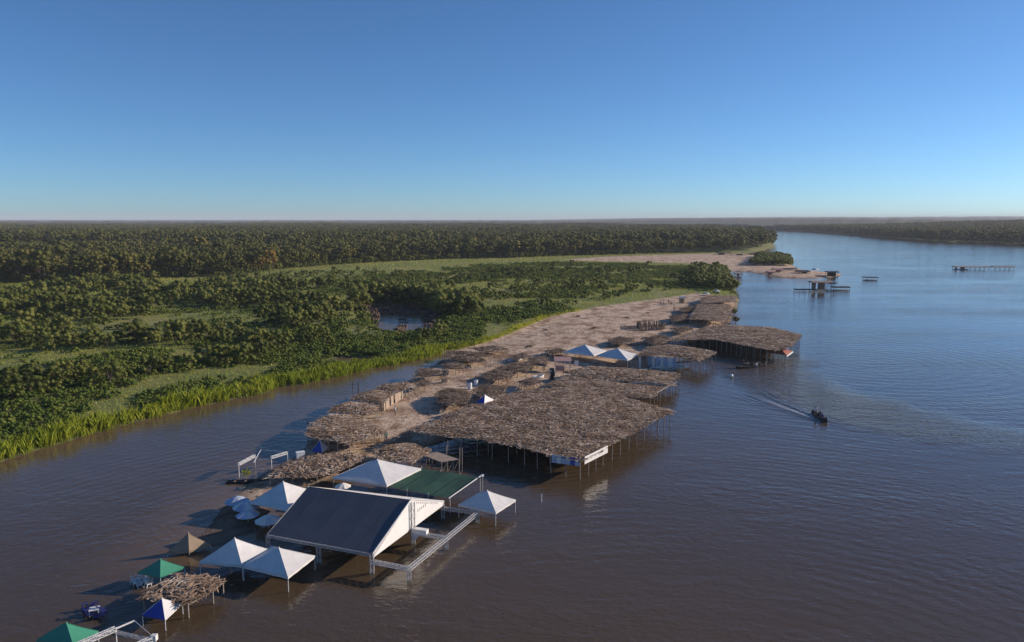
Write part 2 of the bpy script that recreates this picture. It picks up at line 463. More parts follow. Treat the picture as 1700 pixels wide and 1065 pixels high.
foam = live * np.clip(1.3 - sx / (WLEN * .8), 0, 1) * np.exp(-((lx + .1) / .42) ** 2)
foam = np.maximum(foam, .8 * live * np.exp(-((np.abs(lx) - .42 - .075 * sx) / .14) ** 2) * np.clip(1 - sx / (WLEN * .9), 0, 1))
dchop = sdist(X, Y, CHOP)
chop = np.clip(dchop / 5.0 + .4, 0, 1)
me = np_mesh('river', np.stack([X, Y, wz], 1), grid_faces(len(wx), len(wy)), river_material(), True)
shd = np.maximum(sdist(X, Y, SAND), sdist(X, Y, BANK)); add_attr(me, 'shallow', np.clip(1 + shd / 9.0, 0, 1) ** 1.5 * (Y < 700)); add_attr(me, 'foam', foam); add_attr(me, 'chop', chop)
tag(link('river', me), 'wide brown river reflecting the sky', None, None, 'structure')

# ================================================================ VEGETATION
def rot_frames(nrm):
    """per-card tangent frames"""
    r = RNG.normal(size=nrm.shape)
    t = np.cross(nrm, r); t /= np.linalg.norm(t, axis=1, keepdims=True) + 1e-9
    return t, np.cross(nrm, t)
def leaf_cards(C, N, size):
    """a bent four-sided leaf tuft at every centre"""
    t, b = rot_frames(N)
    s = size[:, None]
    k = RNG.uniform(.55, 1.0, (len(C), 1))
    v = np.stack([C - t * s, C - b * s * k * .6 + N * s * .12, C + t * s, C + b * s * k * .6 + N * s * .12], 1).reshape(-1, 3)
    f = np.arange(len(v)).reshape(-1, 4)
    return v, f
def crown_mesh(name, mat, nclump, ncard, rx, rz, zc, csize, leaf, bottom=-.55, seed=0):
    """clumps of leaves spread through an uneven ellipsoid"""
    cc = []
    while len(cc) < nclump:
        d = RNG.normal(size=3); d /= np.linalg.norm(d)
        if d[2] < bottom: continue
        r = RNG.uniform(.45, 1.0) ** .5
        cc.append(d * r * np.array([rx, rx, rz]) * RNG.uniform(.8, 1.12))
    cc = np.array(cc)
    P, N, S = [], [], []
    for c in cc:
        cs = csize * RNG.uniform(.7, 1.25)
        d = RNG.normal(size=(ncard, 3)); d /= np.linalg.norm(d, axis=1, keepdims=True)
        q = c + d * cs * RNG.uniform(.45, 1.0, (ncard, 1)) * np.array([1, 1, .75])
        n = d + RNG.normal(size=(ncard, 3)) * .3 + np.array([0, 0, .25])
        P.append(q); N.append(n / np.linalg.norm(n, axis=1, keepdims=True)); S.append(leaf * RNG.uniform(.6, 1.25, ncard))
    P = np.concatenate(P) + np.array([0, 0, zc])
    P[:, 2] = np.maximum(P[:, 2], .05)
    v, f = leaf_cards(P, np.concatenate(N), np.concatenate(S))
    me = np_mesh(name, v, f, mat)
    # the dense inner foliage of each clump
    bm = bmesh.new(); bm.from_mesh(me)
    for c in cc:
        cs = csize * RNG.uniform(.72, 1.0)
        g = bmesh.ops.create_icosphere(bm, subdivisions=2, radius=1.0)['verts']
        o3 = RNG.uniform(0, 50, 3)
        for w in g:
            k = cs * (.64 + .4 * (math.sin(w.co.x * 5 + o3[0]) * math.sin(w.co.y * 5 + o3[1]) * math.sin(w.co.z * 5 + o3[2])) + RNG.uniform(-.1, .1))
            w.co = Vector((c[0] + w.co.x * k, c[1] + w.co.y * k, max(.05, c[2] + zc + w.co.z * k * .8)))
        for w in g:
            for fc in w.link_faces: fc.smooth = True
    bm.to_mesh(me); bm.free()
    return me, cc + np.array([0, 0, zc])
def trunk_mesh(name, mat, cc, r, fork):
    mb = MB()
    lean = Vector((RNG.uniform(-.05, .05) * fork, RNG.uniform(-.05, .05) * fork, fork))
    mb.tube((0, 0, -.4), lean, r, r * .65, 7)
    for c in cc[RNG.permutation(len(cc))[:7]]:
        c = Vector(c); mid = lean.lerp(c, .5) + Vector((0, 0, .12 * fork))
        mb.tube(lean - Vector((0, 0, .15 * fork)), mid, r * .45, r * .28, 5); mb.tube(mid, c, r * .28, r * .08, 4)
    return mb.mesh(name, mat)
KINDS = {}
def make_kind(key, n, crown, bark):
    KINDS[key] = []
    for i in range(n):
        cm, cc = crown(i)
        KINDS[key].append((cm, trunk_mesh('trunk', bark[0], cc, bark[1], bark[2])))
make_kind('tall', 5, lambda i: crown_mesh('crown', M['forest'], 20, 70, RNG.uniform(3.6, 4.6), RNG.uniform(4.0, 5.2), 9.2, 1.65, .24, -.75), (M['bark'], .28, 6.5))
make_kind('round', 5, lambda i: crown_mesh('crown', M['scrub'], 15, 80, RNG.uniform(2.1, 2.7), RNG.uniform(1.7, 2.2), 2.6, 1.0, .14, -.6), (M['bark'], .14, 1.5))
make_kind('bush', 5, lambda i: crown_mesh('crown', M['bush'], 9, 60, RNG.uniform(1.1, 1.5), RNG.uniform(.7, 1.0), .75, .62, .10, -.3), (M['bark'], .06, .4))
make_kind('orange', 2, lambda i: crown_mesh('crown', M['orange_leaf'], 24, 24, 4.4, 4.6, 9.5, 1.5, .5, -.7), (M['bark'], .28, 7))
make_kind('pale', 3, lambda i: crown_mesh('crown', M['scrub'], 7, 12, 1.6, 2.4, 9.5, .8, .3, -.4), (M['pale_bark'], .16, 8.0))
make_kind('dry', 2, lambda i: crown_mesh('crown', M['deadtwig'], 12, 20, 1.5, .9, .8, .6, .12, -.3), (M['bark'], .05, .5))

def pix_zone(pts): return pts
FOREST_EDGE = [(-400, 492), (-100, 480), (0, 474), (150, 471), (330, 463), (430, 456), (480, 449), (560, 442), (640, 437), (700, 434), (780, 431), (850, 430), (930, 427), (1000, 425), (1130, 421.5), (1230, 419.5), (1268, 416.5), (1286, 409)]
ZF = ground_poly(FOREST_EDGE + [(1285, 403), (1270, 396.5), (1242, 388.5), (1222, 384.5), (1190, 381), (1150, 379.5), (1040, 378), (-3000, 2850, 0), (-3000, 300, 0)])
ZSCRUB = ground_poly([(-500, 500), (0, 484), (150, 480), (330, 474), (480, 466), (545, 476), (585, 500), (600, 530), (585, 565), (520, 590), (420, 612), (250, 640), (120, 660), (0, 690), (-300, 760), (-600, 800)])
ZMID = ground_poly([(560, 470), (640, 452), (760, 444), (860, 440), (930, 438), (1000, 439), (1080, 441), (1150, 444), (1200, 452), (1216, 466), (1222, 482), (1224, 496), (1156, 492), (1074, 505), (992, 516), (910, 533), (844, 560), (800, 575), (745, 582), (690, 594), (620, 604), (560, 618), (540, 590), (590, 565), (600, 530)])
ZGAL = ground_poly([(1150, 452), (1195, 452), (1216, 466), (1222, 484), (1190, 486), (1150, 478)])
ZISLE = ground_poly([(1246, 443), (1313, 443), (1314, 429), (1260, 427)])
CLEAR = [ground_poly(c) for c in (
    [(320, 478), (350, 464), (560, 452), (620, 452), (620, 470), (520, 482), (440, 474)],            # grass strip behind the scrub
    [(110, 560), (260, 545), (330, 552), (300, 566), (130, 574)],
    [(-60, 600), (70, 588), (80, 600), (-60, 618)],
    [(490, 560), (560, 540), (596, 560), (555, 590), (480, 600)], [(830, 470), (1000, 462), (1020, 474), (880, 486)], [(700, 462), (800, 452), (830, 458), (720, 474)], [(960, 492), (1100, 478), (1120, 486), (980, 503)],            # bright grass by the pond
)]
def jitter_grid(poly, step, ymax=None):
    P = np.array(poly); x0, y0 = P.min(0); x1, y1 = P.max(0)
    if ymax: y1 = min(y1, ymax)
    nx, ny = int((x1 - x0) / step) + 1, int((y1 - y0) / step) + 1
    gx_, gy_ = np.meshgrid(np.arange(nx), np.arange(ny))
    x = x0 + (gx_.ravel() + RNG.uniform(0, 1, nx * ny)) * step
    y = y0 + (gy_.ravel() + RNG.uniform(0, 1, nx * ny)) * step
    k = inside(x, y, poly) & (((x > 0) & (x < .74 * y + 40)) | ((x <= 0) & (x > -.80 * y - 70 * (y < 900) - 20)))
    return x[k], y[k]
PL = []          # plants: kind, variant, x, y, z, scale, rotation, zone
def plant(kind, x, y, s, zone, minh=.12):
    h, d, ds, dp = land_height(x, y)
    k = h > minh
    nv = len(KINDS[kind])
    for a, b, c, e in zip(x[k], y[k], h[k], s[k]):
        PL.append((kind, int(RNG.integers(nv)), a, b, c, e, RNG.uniform(0, 6.28), zone))
def not_clear(x, y):
    r = np.ones(len(x), bool)
    for c in CLEAR: r &= ~inside(x, y, c)
    return r
# the tall forest, its dense front belt first
x, y = jitter_grid(ZF, 5.6, 760)
d = sdist(x, y, ZF)
pale = inside(*px_of(x, y, np.full(len(x), 0.))[:2], [(-60, 437), (120, 433), (230, 425), (300, 412), (250, 404), (-60, 408)]) 
k = ~pale
plant('tall', x[k], y[k], RNG.uniform(.62, 1.2, k.sum()) * (.58 + .62 * fbm(x[k] / 45, y[k] / 70, 12.)) * np.where(RNG.uniform(0, 1, k.sum()) < .05, 1.3, 1), 'forest')
k2 = pale & (RNG.uniform(0, 1, len(x)) < .75)
plant('pale', x[k2], y[k2], RNG.uniform(.7, 1.1, k2.sum()), 'pale')
x, y = jitter_grid(ZF, 8.0, 2900); k = y > 760
x, y = x[k], y[k]
plant('tall', x, y, RNG.uniform(.75, 1.45, len(x)) * (.6 + .75 * fbm(x / 120, y / 220, 13.)), 'forest')
x, y = jitter_grid(FARBANK, 9.5, 2400)
k = (x > 0)
plant('tall', x[k], y[k], RNG.uniform(.7, 1.3, k.sum()), 'farbank')
x, y = jitter_grid(FARBANK, 6.0, 2400); d = sdist(x, y, FARBANK); k = (d < 16) & (x > 0)
plant('round', x[k], y[k], RNG.uniform(1.0, 1.9, k.sum()), 'farbank', -.5)
# undergrowth along the forest edge
x, y = jitter_grid(ZF, 4.0, 720); d = sdist(x, y, ZF); k = (d < 9)
plant('round', x[k], y[k], RNG.uniform(.6, 1.15, k.sum()), 'edge')
# scattered round trees of the scrub
x, y = jitter_grid(ZSCRUB, 4.8)
dn = fbm(x * .045, y * .045, 31.) ; near = np.clip((230 - y) / 80, 0, 1)
k = (dn > .525 + .04 * near) & not_clear(x, y)
plant('round', x[k], y[k], RNG.uniform(.6, 1.0, k.sum()) ** 1.0 * np.where(RNG.uniform(0, 1, k.sum()) < .3, 1.5, 1.1) * (1.05 - .35 * near[k]), 'scrub')
x, y = jitter_grid(ZSCRUB, 2.4); dn = fbm(x * .06, y * .06, 41.)
k = (dn > .46) & not_clear(x, y) & (RNG.uniform(0, 1, len(x)) < .45)
plant('bush', x[k], y[k], RNG.uniform(.3, 1.0, k.sum()), 'scrubbush')
# low bushes towards the shore
db = sdist
x, y = jitter_grid(BANK, 1.7, 330)
d = sdist(x, y, BANK); dn = fbm(x * .05, y * .05, 51.)
k = (d > 3.0) & (d < 60) & (y < 240) & (x < -8) & (dn > .42)
plant('bush', x[k], y[k], RNG.uniform(.28, .85, k.sum()), 'shore')
x, y = jitter_grid(ZMID, 2.3)
py_ = px_of(x, y, np.zeros(len(x)))[1]
dn = fbm(x * .035, y * .035, 61.); dpnd = sdist(x, y, POND)
right = np.clip((x - 5) / 60, 0, 1)
k = ((dn > .45 + .06 * right) | (dpnd > -14)) & (not_clear(x, y) | (RNG.uniform(0, 1, len(x)) < .2)) & (sdist(x, y, SAND) < -.8)
plant('bush', x[k], y[k], RNG.uniform(.35, 1.05, k.sum()) * (1.1 - .2 * right[k]) * np.where((dpnd[k] > -22) & (py_[k] > 540), .6, 1), 'mid')
x, y = jitter_grid(ZMID, 7.0); dn = fbm(x * .03, y * .03, 71.); dpnd = sdist(x, y, POND)
k = (dn > .58) & not_clear(x, y) & (sdist(x, y, SAND) < -6)
plant('round', x[k], y[k], RNG.uniform(.5, .95, k.sum()), 'midtree')
# the taller trees that keep the pond in shade
x, y = jitter_grid(ZMID, 4.2); dpnd = sdist(x, y, POND); pc = np.array(POND).mean(0)
py_ = px_of(x, y, np.zeros(len(x)))[1]
k = (dpnd < -1.0) & (dpnd > -13) & ((x > pc[0] + 6) | (y > pc[1] + 18)) & (py_ < 532)
plant('round', x[k], y[k], RNG.uniform(1.25, 1.75, k.sum()), 'midtree')
# shrubs standing in the pond's margin
x, y = jitter_grid(POND, 2.6); k = RNG.uniform(0, 1, len(x)) < .8
pxx, pyy, _ = px_of(x, y, np.zeros(len(x)))
k &= ~(((pxx > 626) & (pxx < 664) & (pyy > 522) & (pyy < 552)) | ((pxx > 676) & (pxx < 710) & (pyy > 526) & (pyy < 554)))
plant('dry', x[k], y[k], RNG.uniform(.6, 1.3, k.sum()), 'pond', -2)
x, y = jitter_grid(ZGAL, 4.5); plant('round', x, y, RNG.uniform(.8, 1.35, len(x)), 'gallery')
x, y = jitter_grid(ZISLE, 3.6); plant('round', x, y, RNG.uniform(.75, 1.15, len(x)), 'isle')
ox = [at(446, 459), at(425, 460), at(366, 462), at(398, 461)]
x, y = jitter_grid(BANK, 4.5, 700); cl = ~not_clear(x, y) & (RNG.uniform(0, 1, len(x)) < .6)
plant('bush', x[cl], y[cl], RNG.uniform(.3, 1.0, cl.sum()), 'scrubbush')
cl &= RNG.uniform(0, 1, len(x)) < .3
plant('round', x[cl] + 1.5, y[cl], RNG.uniform(.35, .9, cl.sum()), 'midtree')
for i, p in enumerate(ox): plant('orange' if i < 2 else 'tall', np.array([p.x]), np.array([p.y + 2]), np.array([1.1 if i == 0 else .8]), 'orange')

# ---- the ones that show largest become individual things, the rest of each kind one mass
WORDS = {
 'forest': ('forest_tree', 'tall dark green forest tree in the dense woodland beyond the floodplain', 'tree', 'tall trees of the far woodland'),
 'farbank': ('forest_tree', 'forest tree on the opposite river bank at the far right', 'tree', 'trees on the far river bank'),
 'pale': ('pale_tree', 'thin bare pale trunked tree behind the front belt of forest', 'tree', 'pale thin trees at the far left'),
 'edge': ('edge_tree', 'low rounded tree along the foot of the forest edge', 'tree', 'low trees along the forest edge'),
 'scrub': ('scrub_tree', 'rounded olive green tree scattered over the scrubland left of the pond', 'tree', 'round trees of the left scrubland'),
 'midtree': ('scrub_tree', 'small rounded tree among the low green bushes around the pond', 'tree', 'small trees around the pond'),
 'gallery': ('bank_tree', 'bushy green tree at the bank corner where the sand spit ends', 'tree', 'trees at the bank corner'),
 'isle': ('beach_tree', 'dark green tree in the clump on the far sand beach', 'tree', 'tree clump on the far beach'),
 'orange': ('flowering_tree', 'orange leaved tree standing out from the dark forest front', 'tree', 'orange trees of the forest front'),
 'scrubbush': ('bush', 'low green bush between the round scrub trees', 'bush', 'bushes in the left scrubland'),
 'shore': ('bush', 'low leafy bush behind the bright reeds of the near bank', 'bush', 'bushes behind the reeds'),
 'mid': ('bush', 'low dark green bush on the floodplain behind the sand spit', 'bush', 'bushes behind the sand spit'),
 'pond': ('dry_bush', 'brownish dry bush standing in the shallow pond', 'bush', 'dry bushes in the pond'),
}
PX, PY, PF = px_of(np.array([p[2] for p in PL]), np.array([p[3] for p in PL]), np.array([p[4] for p in PL]))
HT = {'tall': 13, 'round': 4.5, 'bush': 1.8, 'orange': 13, 'pale': 11, 'dry': 1.6}
size = np.array([HT[p[0]] * p[5] for p in PL]) / PF
vis = (PX > 0) & (PX < 1700) & (PY > 366) & (PY < 1065)
size = np.where(vis, size, 0)
def refine(p, lab, grp):
    x_ = float(px_of(p[2], p[3], p[4])[0])
    def zone(*zs):
        for lim, words in zs:
            if x_ < lim: return words
        return zs[-1][1]
    if p[7] == 'forest': w = zone((170, 'at the far left before the pale trees'), (420, 'of the front belt left of the orange tree'), (760, 'of the wood edge between the orange tree and the pond'), (1050, 'of the wood edge left of the far sand beach'), (1e9, 'of the wood edge above the far sand beach')); return 'tall dark green tree ' + w, 'trees ' + w
    if p[7] == 'scrub': w = zone((150, 'at the far left of the scrubland'), (330, 'in the left middle of the scrubland'), (1e9, 'of the scrubland next to the pond')); return 'rounded olive green tree ' + w, 'round trees ' + w
    if p[7] == 'shore': w = zone((120, 'behind the reeds at the far left bank'), (300, 'behind the reeds of the middle bank'), (1e9, 'behind the reeds where the channel narrows')); return 'low leafy bush ' + w, 'bushes ' + w
    if p[7] == 'mid': w = zone((760, 'between the pond and the narrow channel'), (930, 'behind the grassy edge of the lower sand'), (1e9, 'behind the upper sand with the people')); return 'low green bush ' + w, 'bushes ' + w
    return lab, grp
def instance_tree(p, first):
    nm, lab, cat, grp = WORDS[p[7]]
    cm, tm = KINDS[p[0]][p[1]]
    lab = lab if p[0] != 'tall' or p[7] != 'orange' else WORDS['forest'][1]
    if p[7] == 'orange' and p[0] == 'tall': nm, lab, cat, grp = WORDS['forest']
    if nm != 'flowering_tree': lab, grp = refine(p, lab, grp)
    o = thing(nm, lab, cat, (p[2], p[3], p[4] - .05), p[6], grp)
    o.scale = (p[5],) * 3
    c = link('crown', cm, o); t = link('trunk', tm, o)
    return c, t
proto = {}
chosen = set()
for cls, kinds, lim in (('tall', ('tall', 'orange', 'pale'), 280), ('round', ('round',), 280), ('bush', ('bush', 'dry'), 280)):
    idx = [i for i, p in enumerate(PL) if p[0] in kinds]
    idx.sort(key=lambda i: -size[i] - (10 if PL[i][7] == 'orange' else 0))
    # keep a share of every zone so that none is left out
    pick = [i for i in idx if size[i] > 0][:lim - 30]
    left = [i for i in idx if size[i] > 0 and i not in set(pick)]
    for z in ('isle', 'gallery', 'pale', 'pond', 'edge', 'farbank'):
        pick += [i for i in left if PL[i][7] == z][:8 if z != 'pond' else 10]
    for i in pick[:lim]:
        c = instance_tree(PL[i], False); chosen.add(i)
        proto.setdefault((PL[i][0], PL[i][1]), c)
# every variant needs a standing source for the masses
for i, p in enumerate(PL):
    if (p[0], p[1]) not in proto and p[0] not in ('orange',):
        proto[(p[0], p[1])] = instance_tree(p, False); chosen.add(i)

def scatter(name, label, pts, kind, which=0):
    """one object: many copies of the plant's crown, by geometry nodes"""
    V = np.array([[p[2], p[3], p[4] - .05] for p in pts], np.float32)
    me = bpy.data.meshes.new(name); me.vertices.add(len(V)); me.vertices.foreach_set('co', V.ravel())
    add_attr(me, 'sc', np.array([p[5] for p in pts], np.float32))
    add_attr(me, 'rz', np.array([p[6] for p in pts], np.float32))
    add_attr(me, 'vi', np.array([p[1] for p in pts], np.int32), typ='INT')
    o = link(name, me); tag(o, label, 'trees' if kind != 'bush' else 'bushes', None, 'stuff')
    ng = bpy.data.node_groups.new(name + '_copies', 'GeometryNodeTree')
    ng.interface.new_socket('Geometry', in_out='INPUT', socket_type='NodeSocketGeometry')
    ng.interface.new_socket('Geometry', in_out='OUTPUT', socket_type='NodeSocketGeometry')
    N, L = ng.nodes, ng.links
    gi, go = N.new('NodeGroupInput'), N.new('NodeGroupOutput')
    iop = N.new('GeometryNodeInstanceOnPoints')
    g2i = N.new('GeometryNodeJoinGeometry')
    for v in reversed(range(len(KINDS[kind]))):
        oi = N.new('GeometryNodeObjectInfo'); oi.inputs['Object'].default_value = proto[(kind, v)][which]
        oi.inputs['As Instance'].default_value = True
        L.new(oi.outputs['Geometry'], g2i.inputs[0])
    L.new(gi.outputs[0], iop.inputs['Points']); L.new(g2i.outputs[0], iop.inputs['Instance'])
    iop.inputs['Pick Instance'].default_value = True
    def na(nm, t):
        n = N.new('GeometryNodeInputNamedAttribute'); n.data_type = t; n.inputs['Name'].default_value = nm
        return n.outputs['Attribute']
    L.new(na('vi', 'INT'), iop.inputs['Instance Index'])
    cx = N.new('ShaderNodeCombineXYZ'); L.new(na('rz', 'FLOAT'), cx.inputs['Z']); L.new(cx.outputs[0], iop.inputs['Rotation'])
    cs = N.new('ShaderNodeCombineXYZ'); s_ = na('sc', 'FLOAT')
    for k in range(3): L.new(s_, cs.inputs[k])
    L.new(cs.outputs[0], iop.inputs['Scale'])
    L.new(iop.outputs[0], go.inputs[0])
    md = o.modifiers.new('copies', 'NODES'); md.node_group = ng
    return o
for kind, nm, lab in (('tall', 'forest', 'dense dark woodland stretching to the horizon'), ('round', 'scrub', 'smaller rounded scrub trees of the floodplain'),
                      ('bush', 'bush_cover', 'low green bush cover of the floodplain'), ('pale', 'pale_wood', 'thin pale trunked wood at the far left'), ('dry', 'dry_scrub', 'brown dry brush in the pond')):
    pts = [p for i, p in enumerate(PL) if i not in chosen and p[0] == kind]
    if pts: scatter(nm, lab, pts, kind)
    if kind == 'pale': scatter('pale_trunks', 'thin pale trunks of the bare wood at the far left', pts, kind, 1)

# ---- the woods too far away to tell the trees apart
cols = np.linspace(-.8, .8, 420); rows = axis([(2300, 13500, 20, .012)])
TX, TY = np.meshgrid(cols, rows); X = (TX * TY).ravel(); Y = TY.ravel()
h, d, _, _ = land_height(X, Y)
d = np.where(Y < 2850, np.where(X < 520, sdist(X, Y, BANK), sdist(X, Y, FARBANK)), sdist(X, Y, FARBANK))
cell = np.clip(Y * .006, 9, 60)
Z = np.where(d > 0, h + 7 + 7.0 * vnoise(X / cell, Y / cell * .7, 5.) + 3 * vnoise(X / 260, Y / 260, 8.), -8)
hillz = np.clip((Y - 5200) / 4500, 0, 1) * np.clip((X / Y - .02) / .35, 0, 1) * 34 * (0.35 + fbm(X / 2200, Y / 3000, 15.))
Z = np.where(d > 0, Z + hillz, Z)
F = grid_faces(len(cols), len(rows)); F = F[Z[F].max(1) > 0]
V2, F2, _ = compact(np.stack([X, Y, Z], 1), F, [])
m, nt, b, out = new_mat('far_canopy')
r = ramp(nt, [(.3, (.02, .03, .012)), (.5, (.035, .048, .017)), (.75, (.06, .066, .024))], noise(nt, .03, 6, .75, pos(nt)).outputs['Fac'])
nt.links.new(r.outputs['Color'], b.inputs['Base Color']); b.inputs['Roughness'].default_value = .9
bp = nt.nodes.new('ShaderNodeBump'); bp.inputs['Distance'].default_value = 6; nt.links.new(noise(nt, .09, 3, .6, pos(nt)).outputs['Fac'], bp.inputs['Height']); nt.links.new(bp.outputs['Normal'], b.inputs['Normal'])
tag(link('distant_forest', np_mesh('distant_forest', V2, F2, m, True)), 'far woods merging into a dark line at the horizon', 'woods', None, 'stuff')

# ---- reeds along the bank and grass on the open ground
def blades(name, label, cat, x, y, z, n, hgt, w, spread, mat):
    m_ = len(x)
    X = np.repeat(x, n) + RNG.normal(size=m_ * n) * np.repeat(spread, n)
    Y = np.repeat(y, n) + RNG.normal(size=m_ * n) * np.repeat(spread, n)
    Zb = np.repeat(z, n) - .1; H = np.repeat(hgt, n) * RNG.uniform(.55, 1.15, m_ * n); W = np.repeat(w, n)
    a = RNG.uniform(0, 6.283, m_ * n); l = RNG.uniform(.1, .5, m_ * n) * H
    dx, dy = np.cos(a), np.sin(a)
    b0 = np.stack([X - dy * W, Y + dx * W, Zb], 1); b1 = np.stack([X + dy * W, Y - dx * W, Zb], 1)
    m1 = np.stack([X + dx * l * .35 + dy * W * .8, Y + dy * l * .35 - dx * W * .8, Zb + H * .65], 1)
    m0 = np.stack([X + dx * l * .35 - dy * W * .8, Y + dy * l * .35 + dx * W * .8, Zb + H * .65], 1)
    tp = np.stack([X + dx * l, Y + dy * l, Zb + H], 1)
    V = np.stack([b0, b1, m1, tp], 1).reshape(-1, 3)
    me = np_mesh(name, V, np.arange(len(V)).reshape(-1, 4), mat)
    return tag(link(name, me), label, cat, None, 'stuff')
x, y = jitter_grid(BANK, .75, 235)
d = sdist(x, y, BANK); h, dd, ds, dp = land_height(x, y)
k = (dd > -.3) & (dd < 3.2 + 2.5 * fbm(x * .08, y * .08, 77.)) & (x < 5) & (x > -140) & (sdist(x, y, SAND) < -.5) & (RNG.uniform(0, 1, len(x)) < .85)
nk = k.sum()
hs = RNG.uniform(1.2, 2.3, nk) * (.45 + 1.0 * fbm(x[k] * .18, y[k] * .18, 79.)) * np.clip(1.15 - (y[k] - 90) / 260, .55, 1.15)
blades('reeds', 'bright yellow green reeds fringing the near bank', 'reeds', x[k], y[k], h[k], 17, hs, np.full(nk, .026), np.full(nk, .34), M['reed'])
x, y = jitter_grid(ZMID, .8); dsd = sdist(x, y, SAND); h = land_height(x, y)[0]
k = (dsd < .3) & (dsd > -3.5 * fbm(x * .1, y * .1, 78.)) & (x < 25) & (h > .05)
blades('edge_grass', 'yellow green tall grass along the sand edge', 'grass', x[k], y[k], h[k], 12, RNG.uniform(.6, 1.3, k.sum()), np.full(k.sum(), .04), np.full(k.sum(), .3), M['reed'])
xs_, ys_ = [], []
for step, y0, y1 in ((1.0, 60, 210), (1.9, 210, 420), (3.6, 420, 760)):
    x, y = jitter_grid(BANK, step, y1); k = (y >= y0) & (y < y1); xs_.append(x[k]); ys_.append(y[k])
x, y = np.concatenate(xs_), np.concatenate(ys_)
h, dd, ds, dp = land_height(x, y)
k = (h > .15) & (np.maximum(sdist(x, y, SAND), sdist(x, y, SAND2)) < -.3) & (fbm(x * .08, y * .08, 88.) > .30)
sc = np.clip(y[k] / 200, .8, 2.6)
blades('grass', 'rough green grass between the bushes', 'grass', x[k], y[k], h[k], 6, RNG.uniform(.3, .8, k.sum()) * sc ** .6, .055 * sc, .4 * sc, M['grass'])
# ================================================================ BUILT THINGS
def thatch_mat(name='dry_palm_thatch', k=1.0):
    m, nt, b, out = new_mat(name)
    g = nt.nodes.new('ShaderNodeNewGeometry'); oi = nt.nodes.new('ShaderNodeObjectInfo')
    n = noise(nt, .35, 4, .6, g.outputs['Position'])
    f = math_n(nt, 'ADD', math_n(nt, 'MULTIPLY', g.outputs['Random Per Island'], .75), math_n(nt, 'MULTIPLY_ADD', n.outputs['Fac'], 1.3, -.52), clamp=True)
    r = ramp(nt, [(q, tuple(v * k for v in col)) for q, col in ((0, (.14, .09, .058)), (.4, (.33, .225, .150)), (.64, (.48, .34, .24)), (.80, (.70, .55, .42)), (1, (.90, .76, .62)))], f)
    fine = noise(nt, 9, 3, .6, g.outputs['Position'])
    c = mix_rgb(nt, 1.0, r.outputs['Color'], ramp(nt, [(.3, (.7, .7, .7)), (.7, (1, 1, 1))], fine.outputs['Fac']).outputs['Color'], 'MULTIPLY')
    nt.links.new(c, b.inputs['Base Color']); b.inputs['Roughness'].default_value = .95; b.inputs['Specular IOR Level'].default_value = .15
    return m
M['thatch'] = thatch_mat()
M['old_thatch'] = thatch_mat('old_palm_thatch', .52)
M['thatch_bed'] = plain('thatch_bed', (.24, .175, .135), .95, .4, 1.5)
M['brush'] = plain('dark_brush', (.10, .075, .06), .95, .4, 2.0)
M['pole'] = plain('weathered_pole', (.36, .30, .25), .85, .4, 2.5)
M['wood'] = plain('grey_plank', (.30, .22, .17), .85, .4, 2.0)
M['pale_wood'] = plain('pale_plank', (.38, .29, .22), .8, .3, 2.0)
M['white_fabric'] = plain('white_canopy_fabric', (.66, .65, .64), .55, .12, .9, bump=.25)
M['white_vinyl'] = plain('white_vinyl', (.72, .71, .70), .5, .08, 1.2)
M['cream_fabric'] = plain('cream_fabric', (.72, .68, .62), .6, .10, .9, bump=.25)
M['navy_fabric'] = plain('navy_tarpaulin', (.082, .090, .112), .6, .16, .6, bump=.15)
M['green_fabric'] = plain('green_canopy_fabric', (.055, .30, .19), .6, .12, .9, transl=.12)
M['green_net'] = plain('green_shade_net', (.010, .065, .040), .85, .35, .7)
M['brown_fabric'] = plain('brown_canvas', (.36, .27, .19), .7, .15, 1.5, transl=.1)
M['blue_fabric'] = plain('royal_blue_fabric', (.035, .06, .36), .55, .12, 1.0)
M['red_tile'] = plain('red_roofing', (.38, .11, .07), .7, .25, 1.5)
M['metal'] = plain('white_painted_steel', (.66, .66, .66), .45, .18, 3.0)
M['alu'] = plain('aluminium_truss', (.56, .56, .57), .4, .15, 3.0, metallic=.25)
M['white_plastic'] = plain('white_plastic', (.78, .79, .80), .4, .07, 2.0)
M['blue_plastic'] = plain('blue_plastic', (.015, .025, .15), .4, .12, 2.0)
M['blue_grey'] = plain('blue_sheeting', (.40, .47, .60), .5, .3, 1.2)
M['dark'] = plain('dark_painted_wood', (.030, .028, .030), .6, .3, 2.0)
M['black'] = plain('black_box', (.04, .04, .045), .5, .2, 2.0)
M['boat_dark'] = plain('dark_hull_paint', (.040, .036, .036), .5, .3, 2.0)
M['pink_tarp'] = plain('pinkish_tarp', (.45, .27, .24), .7, .2, 1.0)
M['skin'] = plain('skin', (.30, .17, .11), .55, .08, 5)
M['hair'] = plain('hair', (.02, .015, .012), .6, .2, 8)
M['grey_print'] = plain('grey_print', (.42, .36, .36), .6, .1, 3)
CLOTH = {n: plain('cloth_' + n, c, .8, .15, 4) for n, c in dict(white=(.75, .74, .72), blue=(.06, .10, .30), red=(.40, .06, .05), dark=(.05, .05, .06), khaki=(.30, .24, .16), teal=(.05, .22, .24)).items()}

def gz(x, y):
    """the ground or water surface, whichever is higher"""
    return max(0.0, float(land_height(np.array([x]), np.array([y]))[0][0]))
def gat(px, py):
    """where the ground shows at a photo point"""
    p = at(px, py, 0)
    for _ in range(3): p = at(px, py, gz(p.x, p.y))
    return p

